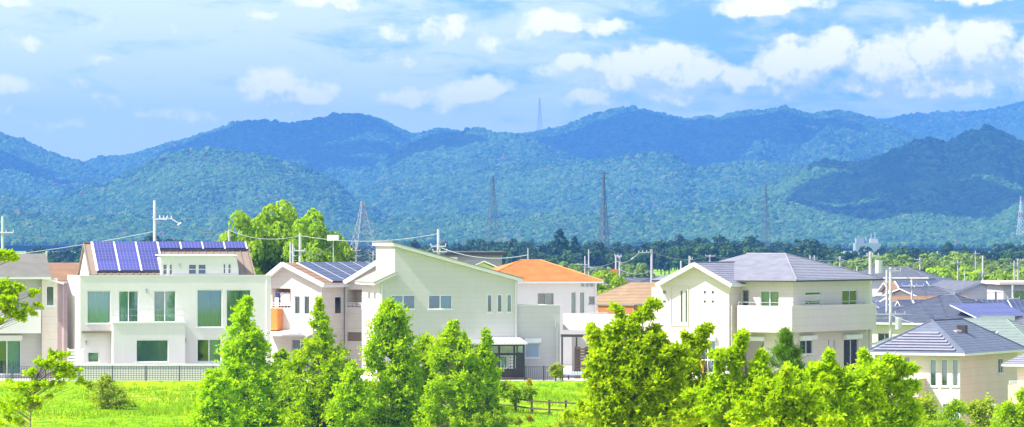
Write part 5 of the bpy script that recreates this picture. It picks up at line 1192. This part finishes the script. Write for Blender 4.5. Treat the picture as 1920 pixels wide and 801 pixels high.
def cherry(label, x, Y, ytop, ells, seed, leafm='leaf_cherry', rcl=.30, ntw=8, nl=10, L=.15, Wd=.08, droop=.35, tr=.16, group='cherry trees in front', flat=.8, name='cherry_tree', twigs=True):
    c, r = puffs(Y, ells, rcl, seed, sprays=.16 if twigs and flat > .5 else 0); X = (x - 960) / FOC * Y
    return tree(name, label, (X, Y, gz1(X, Y) - .1), at(x, ytop, Y), c, r, ntw, nl, L, Wd, leafm, group=group, tr=tr, droop=droop, flat=flat, twigs=twigs, limb_step=4 if twigs and flat > .5 else 1, rg=np.random.default_rng(seed))
cherry('tall cherry tree with upright tips before the long cream parapet', 1195, 116, 640, [(1195, 715, 84, 70, 84), (1185, 655, 52, 38, 40), (1180, 610, 22, 18, 12), (1195, 592, 8, 10, 4), (1226, 568, 16, 4, 4), (1210, 584, 9, 10, 6), (1140, 655, 32, 34, 20), (1125, 700, 24, 34, 14), (1185, 800, 110, 44, 60), (1250, 705, 40, 42, 26), (1125, 775, 40, 34, 20)], 21)
cherry('cherry tree with a thin spray before the garden door', 1325, 118, 700, [(1325, 760, 76, 48, 64), (1296, 670, 18, 28, 13), (1303, 632, 10, 10, 5), (1326, 614, 10, 4, 3), (1314, 624, 9, 8, 5), (1325, 815, 85, 40, 40), (1275, 760, 40, 40, 26), (1268, 712, 40, 36, 24), (1268, 655, 10, 14, 4)], 22)
cherry('cherry tree with bushy shoots below the wide shuttered window', 1405, 114, 720, [(1405, 772, 74, 44, 60), (1378, 672, 14, 28, 14), (1386, 645, 10, 12, 6), (1390, 630, 14, 8, 6), (1425, 700, 20, 26, 12), (1405, 825, 85, 36, 36), (1350, 715, 20, 14, 8), (1360, 745, 40, 30, 22), (1440, 745, 30, 30, 16)], 23)
cherry('broad cherry tree below the cream balcony', 1545, 112, 720, [(1545, 775, 90, 54, 80), (1505, 728, 42, 32, 26), (1600, 718, 42, 28, 28), (1560, 692, 24, 10, 8), (1545, 830, 105, 36, 44)], 24)
cherry('cherry tree reaching over towards the beige house', 1650, 118, 720, [(1650, 755, 60, 52, 60), (1640, 690, 38, 18, 24), (1690, 690, 26, 7, 9), (1712, 690, 8, 3, 3), (1655, 825, 80, 36, 36), (1605, 760, 30, 40, 20), (1695, 728, 26, 14, 12), (1716, 724, 8, 4, 3), (1705, 775, 24, 24, 10)], 25)
cherry('low cherry tree filling the gap before the slate house', 1470, 108, 760, [(1470, 800, 75, 42, 60), (1480, 745, 50, 26, 26)], 26)
# small pine
c, r = profile_clusters(1472, 124, [(618, 3), (640, 10), (665, 28), (690, 46), (720, 56), (800, 60)], 70, .36, seed=31); X = (1472 - 960) / FOC * 124
tree('pine_tree', 'dark young pine poking up before the cream balcony', (X, 124, gz1(X, 124)), at(1472, 622, 124), c, r, 16, 22, .13, .016, 'leaf_pine', tr=.1, droop=-.15, flat=.6, twigs=True)
# pale bushes at the lower right
for lb, x, Y, ells, lm in (('pale yellow green bush below the three slit windows', 1730, 205, [(1730, 775, 34, 34, 22), (1720, 810, 60, 34, 26)], 'leaf_pale'),
                           ('pale bush before the shaded beige wall', 1838, 205, [(1838, 775, 34, 24, 20), (1835, 812, 55, 28, 26)], 'leaf_pale'),
                           ('bright bush at the lower right corner', 1905, 195, [(1905, 775, 34, 24, 22), (1915, 745, 10, 20, 5), (1900, 815, 50, 30, 24)], 'leaf_lime'),
                           ('leafy bush under the tan carport wall', 1775, 200, [(1790, 765, 16, 14, 8), (1770, 806, 40, 30, 18)], 'leaf_mid')):
    cherry(lb, x, Y, 780, ells, int(x), lm, .55, 12, 12, .15, .09, .1, .08, 'bushes at the lower right', name='bush', twigs=False)
# maple at the left edge: flat pads of small leaves on dark limbs
cherry('maple with flat leaf pads reaching in from the left edge', -40, 104, 470, [(0, 478, 28, 12, 12), (22, 487, 14, 8, 5), (25, 540, 36, 14, 16), (5, 560, 40, 18, 16), (30, 575, 36, 14, 14), (50, 592, 20, 8, 7), (70, 573, 10, 4, 3), (60, 548, 14, 6, 4), (0, 600, 40, 14, 8)], 41, 'leaf_lime', .24, 9, 12, .07, .05, .12, .075, 'maples at the left', .35, 'maple_tree')
cherry('low maple with layered pads on the grass at the left', 60, 104, 690, [(108, 665, 26, 10, 9), (100, 682, 40, 14, 16), (125, 700, 30, 12, 10), (60, 700, 16, 8, 5), (40, 722, 40, 12, 12), (90, 722, 50, 12, 14), (30, 762, 46, 14, 16), (70, 748, 30, 10, 8), (10, 790, 40, 10, 8), (150, 715, 14, 6, 3)], 42, 'leaf_cherry', .26, 9, 12, .07, .05, .12, .065, 'maples at the left', .35, 'maple_tree')
# shrubs on the bank
for lb, x, Y, ells, lm in (('rounded olive shrub on the grass below the mesh fence', 203, 234, [(203, 745, 34, 36, 40), (196, 715, 14, 16, 8)], 'leaf_pale'), ('small tree with bare stem by the timber rail fence', 968, 232, [(968, 735, 34, 18, 30), (945, 725, 14, 10, 6), (992, 738, 14, 10, 6)], 'leaf_mid'),
                           ('dark leafy shrub right of the olive shrub', 240, 236, [(238, 775, 24, 26, 22)], 'leaf_cherry'), ('slim plant beside the downpipe of the low wing', 1042, 247.6, [(1042, 697, 13, 13, 16)], 'leaf_pale'),
                           ('orange leaved shrub at the foot of the garden room', 992, 245, [(992, 716, 8, 6, 4)], 'leaf_yellow'), ('yellow flowering clump below the timber fence', 975, 222, [(972, 790, 9, 5, 4), (995, 786, 6, 4, 3)], 'leaf_yellow'),
                           ('low hedge clump left of the garden room', 930, 244, [(935, 722, 36, 9, 24), (900, 722, 18, 10, 10)], 'leaf_lime'), ('leafy ground shrub under the timber fence', 925, 219, [(925, 790, 40, 16, 30)], 'leaf_mid'), ('wide low shrub at the fence end', 1060, 216, [(1065, 800, 45, 18, 28)], 'leaf_pale'),
                           ('low shrub at the left edge of the bank', 40, 236, [(40, 790, 40, 16, 24)], 'leaf_mid'), ('shrub beside the mesh fence post', 165, 240, [(168, 722, 12, 8, 8)], 'leaf_mid')):
    X = (x - 960) / FOC * Y; c, r = puffs(Y, ells, .42, int(x)); zb = gz1(X, Y)
    tree('shrub', lb, (X, Y, zb - .05), (X, Y, max(zb + .5, float(c[:, 2].max()) - .3)), c, r, 12, 12, .11, .065, lm, 'shrub', 'shrubs on the grassy bank', .05, droop=.05, rg=np.random.default_rng(int(x) + 5))

# far trees: a few crowns shared by many trees
def crown_proto(seed, H, Wr, nlump, nq, size, leafm, conic=False):
    g = np.random.default_rng(seed); d = unit(g.normal(size=(nlump, 3))) * (g.random(nlump) ** .4)[:, None]
    zc = (d[:, 2] * .5 + .5)
    wr = Wr * (np.clip(1.08 - zc, .05, 1) ** .8 if conic else np.ones(nlump))
    c = np.stack([d[:, 0] * wr, d[:, 1] * wr, H * (.24 + .72 * zc)], -1); r = Wr * g.uniform(.22, .42, nlump) * (np.clip(1.15 - zc, .3, 1) if conic else 1)
    k = nq // nlump; dd = unit(g.normal(size=(nlump, k, 3))); dd[..., 2] = np.where(dd[..., 2] < -.35, -dd[..., 2], dd[..., 2])
    P = (c[:, None] + dd * (r[:, None, None] * g.uniform(.72, 1.08, (nlump, k, 1)))).reshape(-1, 3); nrm = unit(dd.reshape(-1, 3) + g.normal(size=P.shape) * .45)
    t = unit(np.cross(nrm, g.normal(size=P.shape))); s = np.cross(nrm, t); l = size * g.uniform(.6, 1.3, (len(P), 1))
    V = np.stack([P - t * l * .5, P + s * l * .42, P + t * l * .5, P - s * l * .42], 1).reshape(-1, 3)
    cm = fast_mesh('crown', V, np.arange(len(V)).reshape(-1, 4), leafm)
    mb = MB().chain([Vector((0, 0, 0)), Vector((.1, .05, H * .3)), Vector((0, 0, H * .85))], [H * .022, H * .016, H * .004], 7)
    for q in c[::4]: mb.tube((0.05, 0, H * .35), q, H * .008, H * .003, 5)
    return cm, mb.mesh('trunk', 'bark')
def plant(name, label, proto, x, Y, ytop, H0, group, wide=1.0, cat='tree'):
    X = (x - 960) / FOC * Y; zg = gz1(X, Y) if Y < 3000 else -7; H = CAMH - (ytop - HOR) / FOC * Y - zg; s = H / H0
    o = empty(name, (X, Y, zg), rnd.uniform(0, 6.28), label, cat, group); o.scale = (s * wide, s * wide, s)
    link('crown', proto[0], o); link('trunk', proto[1], o); return o
bright = [crown_proto(60 + k, 16, 3.6, 66, 13000, .44, 'leaf_mid') for k in range(2)]
for lb, k, x, yt, wd in (('left end of the clump behind the solar house', 0, 456, 402, .66), ('second of the clump behind the solar house', 1, 484, 394, .72), ('tallest of the clump behind the solar house', 0, 518, 384, .78), ('fourth of the clump behind the solar house', 1, 553, 392, .75), ('fifth of the clump, left of the floodlight', 0, 588, 399, .7), ('low right end of the clump by the lattice pylon', 1, 624, 432, .62)):
    plant('broad_tree', 'bright green tree, ' + lb, bright[k], x, 420 + 7 * (k - .5) + rnd.uniform(-4, 4), yt, 16, 'bright trees behind the houses', wd)
plant('broad_tree', 'small light green tree right of the orange roof', bright[0], 1143, 420, 512, 16, 'bright trees behind the houses', 1.0)
light = [crown_proto(70 + k, 12, 4.2, 34, 2600, .75, 'leaf_far_light') for k in range(4)]
lim = [crown_proto(76 + k, 8, 3.6, 26, 2000, .6, 'leaf_mid') for k in range(2)]
top_l = lambda x: np.interp(x, [1440, 1500, 1560, 1600, 1640, 1680, 1720, 1770, 1795, 1830, 1870, 1920, 1990], [510, 497, 488, 480, 470, 472, 476, 468, 462, 477, 481, 484, 482])
for k in range(44):
    x = 1455 + k * 12.2 + rnd.uniform(-6, 6); back = k % 2
    plant('pale_tree', 'pale green tree of the wood behind the right hand roofs', light[k % 4], x, 950 + 60 * back + rnd.uniform(-20, 20), top_l(x) + rnd.uniform(0, 9) - (0 if back else -14), 12, 'pale green wood behind the town', rnd.uniform(.95, 1.25))
for k in range(16):
    x = 1650 + k * 18 + rnd.uniform(-7, 7); plant('lime_tree', 'lime green tree along the lower edge of the pale wood', lim[k % 2], x, 800 + rnd.uniform(-20, 20), 510 + rnd.uniform(-5, 8), 8, 'lime trees below the pale wood', rnd.uniform(.9, 1.2))
for k in range(16):
    x = 965 + k * 16 + rnd.uniform(-6, 6); plant('mid_green_tree', 'mid green tree at the foot of the dark wood', light[(k + 1) % 4], x, 1000 + rnd.uniform(-30, 30), np.interp(x, [960, 1040, 1100, 1160, 1220], [496, 490, 500, 498, 492]) + rnd.uniform(-4, 8), 12, 'mid green trees before the dark wood', rnd.uniform(.9, 1.2))
dark = [crown_proto(80 + k, 14, 4.6, 30, 1900, 1.0, 'leaf_far_dark') for k in range(5)]; middark = [crown_proto(86 + k, 14, 4.6, 30, 1900, 1.0, 'leaf_far_mid') for k in range(3)]
con = crown_proto(90, 20, 4.2, 40, 2600, 1.0, 'leaf_far_dark', True)
top_d = lambda x: np.interp(x, [-60, 60, 130, 200, 300, 330, 380, 460, 640, 720, 790, 850, 900, 960, 1000, 1100, 1180, 1220, 1270, 1320, 1400, 1440, 1520, 1560, 1620, 1680, 1750, 1800, 1850, 1900, 1980], [462, 464, 460, 462, 438, 440, 455, 460, 462, 458, 456, 450, 446, 447, 452, 452, 460, 450, 446, 438, 446, 456, 448, 460, 462, 452, 462, 458, 462, 452, 450])
for row in range(3):
    for k in range(84):
        x = -50 + k * 24.6 + row * 8 + rnd.uniform(-8, 8)
        greener = row > 0 and (k * 7 + row * 5) % 5 < row
        plant('dark_tree', 'greener tree standing out among the dark wood below the hills' if greener else 'dark green tree of the wood along the foot of the hills', middark[k % 3] if greener else dark[(k * 3 + row) % 5], x, 1750 - row * 170 + rnd.uniform(-40, 40), top_d(x) + row * 7 + rnd.uniform(-3, 9), 14, 'dark wood at the foot of the hills', rnd.uniform(1.0, 1.45))
plant('conifer', 'dark pointed conifer towering above the dark wood', con, 1050, 1450, 421, 20, 'dark conifers', 1.15); plant('conifer', 'shorter dark conifer beside the tallest one', con, 1078, 1460, 436, 20, 'dark conifers', 1.0); plant('conifer', 'small dark conifer left of the thin dark pylon', con, 1128, 1465, 448, 20, 'dark conifers', .8)

# grass: blades over the bank, thicker in patches
N = 150000; gx = rng.uniform(-42, 26, N); gy = rng.uniform(203, 246.8, N); keep = fbm(gx * .5, gy * .5, 3, 77) + .25 * rng.random(N) > .45; gx, gy = gx[keep], gy[keep]; n = len(gx)
gzv = ground_z(gx, gy); hh_ = rng.uniform(.10, .30, n) * (.35 + 1.3 * np.clip(fbm(gx * .42, gy * .42, 3, 5) - .42, 0, 1) * 2); th = rng.random(n) * 6.283; ww = rng.uniform(.02, .05, n)
dx, dy = np.cos(th) * ww, np.sin(th) * ww; ln_ = rng.normal(size=(n, 2)) * .08
V = np.stack([np.stack([gx - dx, gy - dy, gzv - .02], -1), np.stack([gx + dx, gy + dy, gzv - .02], -1), np.stack([gx + ln_[:, 0], gy + ln_[:, 1], gzv + hh_], -1)], 1).reshape(-1, 3)
go2 = link('grass', fast_mesh('grass', V, np.arange(len(V)).reshape(-1, 3), 'grass_blade')); go2['kind'] = 'stuff'; go2['label'] = 'sunlit bright green grass on the bank'

# ------------------------------------------------------------------ fences and small things
def mesh_fence(label, x0, x1, Y, z0, z1, step, post, m, vs, hs, name='mesh_fence', posts=True):
    X0, X1 = (x0 - 960) / FOC * Y, (x1 - 960) / FOC * Y; o = empty(name, (X0, Y, 0), 0, label, 'fence'); L = X1 - X0
    mb = MB(); k = 0.0
    while k < L: mb.box(k - .012, k + .012, -.012, .012, z0 + .05, z1 - .02); k += vs
    for j in range(hs + 1): z = z0 + .06 + (z1 - z0 - .1) * j / hs; mb.box(0, L, -.03, -.014, z - .012, z + .012)
    w = mb.build('wire_panel', m, o); w['kind'] = 'stuff'; k = 0.0
    while k < L + .01: MB().box(k - .04, k + .04, -.08, -.034, z0 - .1, z1 + .02).build('post', post, o); k += step
    return o
mesh_fence('grey mesh fence along the grass before the white house', -40, 425, 247.3, .02, .88, 1.94, 'fence_wire', 'fence_wire', .155, 6)
mesh_fence('dark upright bar fence beside the garden room', 984, 1056, 248.2, .0, .85, 1.1, 'dark_metal', 'dark_metal', .11, 1, 'bar_fence')
k0 = Fr(150, 250, 12); dk_ = empty('garden_wall', (k0.px(150, 700)[0] + (150 - 960) / FOC * 250, 247.9, 0), 0, 'low pale garden wall behind the mesh fence', 'wall')
MB().box(-.3, 8.6, 0, .15, 0, .86).build('wall', 'white_wall', dk_); MB().box(-.35, 8.65, -.05, .2, .863, .99).build('coping', 'white_wall', dk_)
# slatted white screen at the left of the white house
s0 = at(126, 700, 248.4); scn = empty('slat_screen', (s0.x, s0.y, 0), 0, 'white slatted screen at the corner of the white house', 'screen')
for k in range(7): MB().box(0, .98, 0, .04, .55 + .19 * k, .69 + .19 * k).build('slat', 'white_trim', scn)
for u in (0, .9): MB().box(u, u + .08, .045, .1, 0, 1.9).build('post', 'white_trim', scn)
# timber rail fence going down the bank
o = None; pts_ = [(905, 234), (934, 233.2), (966, 232.4), (997, 231.6), (1030, 230.8), (1061, 230), (1095, 229.2), (1130, 228.4)]
P3 = [Vector(((x - 960) / FOC * Y, Y, gz1((x - 960) / FOC * Y, Y))) for x, Y in pts_]
o = empty('rail_fence', P3[0], 0, 'dark timber rail fence running down the grassy bank', 'fence'); b0v = P3[0]
for p in P3: MB().box(p.x - b0v.x - .06, p.x - b0v.x + .06, p.y - b0v.y - .06, p.y - b0v.y + .06, p.z - b0v.z - .1, p.z - b0v.z + .85).build('post', 'brown_wood', o)
for j in (.32, .72):
    for a, c in zip(P3[:-1], P3[1:]): MB().bar(a - b0v + Vector((0, -.08, j)), c - b0v + Vector((0, -.08, j)), .06, .08).build('rail', 'brown_wood', o)
# street lamps with conical heads
def street_lamp(label, x, yt, Y):
    X = (x - 960) / FOC * Y; zg = gz1(X, Y); H = CAMH - (yt - HOR) / FOC * Y - zg; o = empty('street_lamp', (X, Y, zg), 0, label, 'street lamp', 'street lamps')
    MB().tube((0, 0, 0), (0, 0, H - .75), .06, .045, 8).build('mast', 'steel', o); MB().tube((0, 0, H - .78), (0, 0, H - .12), .10, .24, 10).build('lamp_glass', 'curtain_beige', o); MB().tube((0, 0, H - .12), (0, 0, H), .30, .22, 10).build('cap', 'brown_metal', o)
street_lamp('street lamp with tapered head before the slant roofed house', 852, 604, 240); street_lamp('pale street lamp at the lower right before the beige wall', 1868, 757, 225)
def f_pt(f, a, b, z): q = f.o + f.A * a + f.B * b; return Vector((q.x, q.y, z + f.zg))
# brown slat screen and dark carport frame left of the slate house
f = Fr(1054, 252, -8, 0); o = f.thing('carport', 'dark metal carport frame under the long cream parapet', 'carport')
zt_ = f.px(1054, 627)[1]; aE = f.px(1108, 640)[0]
for x in (1054, 1081, 1108): aa = f.px(x, 640)[0]; MB().box(aa - .05, aa + .05, -.05, .05, 0, zt_ - .17).build('post', 'dark_metal', o)
MB().box(-.08, aE + .08, -.06, .06, zt_ - .16, zt_).build('beam', 'dark_metal', o)
MB().box(.3, 1.9, 2.2, 2.3, 0, zt_ - .2).build('back_wall', 'cream_wall', o)
s = f.thing('slat_screen', 'dark brown slatted screen standing in the carport', 'screen'); a0, zt2 = f.px(1077, 651, -.3); a1 = f.px(1107, 651, -.3)[0]
for k in range(9): z = .35 + (zt2 - .35) * k / 9; MB().box(a0, a1, -.32, -.28, z, z + (zt2 - .35) / 9 - .07).build('slat', 'brown_wood', s)
for aa in (a0, a1 - .35): MB().box(aa, aa + .35 if aa == a0 else a1, -.27, -.22, 0, zt2 + .02).build('post', 'brown_wood', s)
bn = f.thing('flower_shelf', 'low dark shelf with a row of white pots at the grass edge', 'shelf'); a0, z0 = f.px(1062, 706, -2.2); a1 = f.px(1112, 706, -2.2)[0]
MB().box(a0, a1, -2.4, -2.0, z0 + .08, z0 + .16).build('top', 'shutter', bn)
for aa in (a0 + .1, a1 - .16): MB().box(aa, aa + .06, -2.35, -2.05, 0, z0 + .078).build('leg', 'dark_metal', bn)
for k in range(9): aa = a0 + .12 + (a1 - a0 - .2) * k / 9; tag(MB().tube(f_pt(f, aa, -2.2, z0 + .165), f_pt(f, aa, -2.2, z0 + .29), .045, .06, 8).build('flower_pot', 'cloth_white'), 'small white pot in the row on the low dark shelf', 'pot', 'white pots on the shelf')

# washing on the orange balcony and on the garden poles
f = PORCH_B
def garment(label, m, a, b, z, w, hh, kind='shirt', cat='laundry', grp='washing hung out'):
    p = f_pt(f, a, b, z); d = f.A
    prof = [(-.5, -1), (.5, -1), (.45, -.3), (.62, -.12), (.3, 0), (-.3, 0), (-.62, -.12), (-.45, -.3)] if kind == 'shirt' else [(-.5, -1), (-.2, -.96), (.2, -1.02), (.5, -.97), (.5, 0), (-.5, 0)]
    q = [Vector((d.x * u * w, d.y * u * w, v * hh)) for u, v in prof]
    o = MB().prism(q, Vector((f.B.x, f.B.y, 0)) * .05).build('garment' if kind == 'shirt' else 'towel', m); o.location = p
    tag(o, label, cat, grp)
u0, z0, u1, z1 = rec_b
zb_ = z0 + (z1 - z0) * .78; po = f_pt(f, u0, .25, zb_); tag(MB().tube(f_pt(f, u0, .25, zb_), f_pt(f, u1, .25, zb_), .02, .02, 6).build('drying_pole', 'steel'), 'steel drying pole across the orange balcony opening', 'pole')
L_ = u1 - u0
garment('blue topped shirt hung at the left of the balcony pole', 'cloth_blue', u0 + L_ * .12, .23, zb_, .22, .35)
garment('white shirt hung below the blue one on the balcony', 'cloth_white', u0 + L_ * .17, .12, zb_ - .3, .30, .6)
garment('white shirt in the middle of the balcony pole', 'cloth_white', u0 + L_ * .45, .23, zb_, .32, .8)
garment('dark towel on the balcony pole', 'cloth_dark', u0 + L_ * .62, .30, zb_ + .03, .4, .3, 'towel')
garment('grey towel right of the white shirts on the balcony', 'cloth_grey', u0 + L_ * .72, .2, zb_, .4, .75, 'towel')
f = Fr(1370, 250, -32); a_, z_ = f.px(1317, 675, -1.0)
po = tag(MB().tube(f_pt(f, f.px(1300, 675, -1.0)[0], -1.0, z_), f_pt(f, f.px(1378, 675, -1.0)[0], -1.0, z_), .025, .025, 6).build('drying_pole', 'steel'), 'drying pole before the garden door of the slate house', 'pole')
for x, w in ((1302, 'left'), (1376, 'right')): p = f_pt(f, f.px(x, 675, -1.0)[0], -1.0, 0); tag(MB().tube(p, p + Vector((0, 0, z_ + .1)), .03, .03, 6).build('pole_stand', 'steel'), 'slim upright stand holding the %s end of the garden drying pole' % w, 'stand', 'drying pole stands')
garment('yellow towel drying before the garden door', 'cloth_yellow', f.px(1315, 675, -1.0)[0], -1.0, z_ - .02, .42, .75, 'towel')
garment('brown cloth drying right of the yellow towel', 'cloth_brown', f.px(1362, 675, -1.0)[0], -1.0, z_, .3, .3, 'towel')
garment('pale shirt drying at the right end of the pole', 'cloth_white', f.px(1362, 680, -1.0)[0], -1.05, z_ - .3, .45, .7)
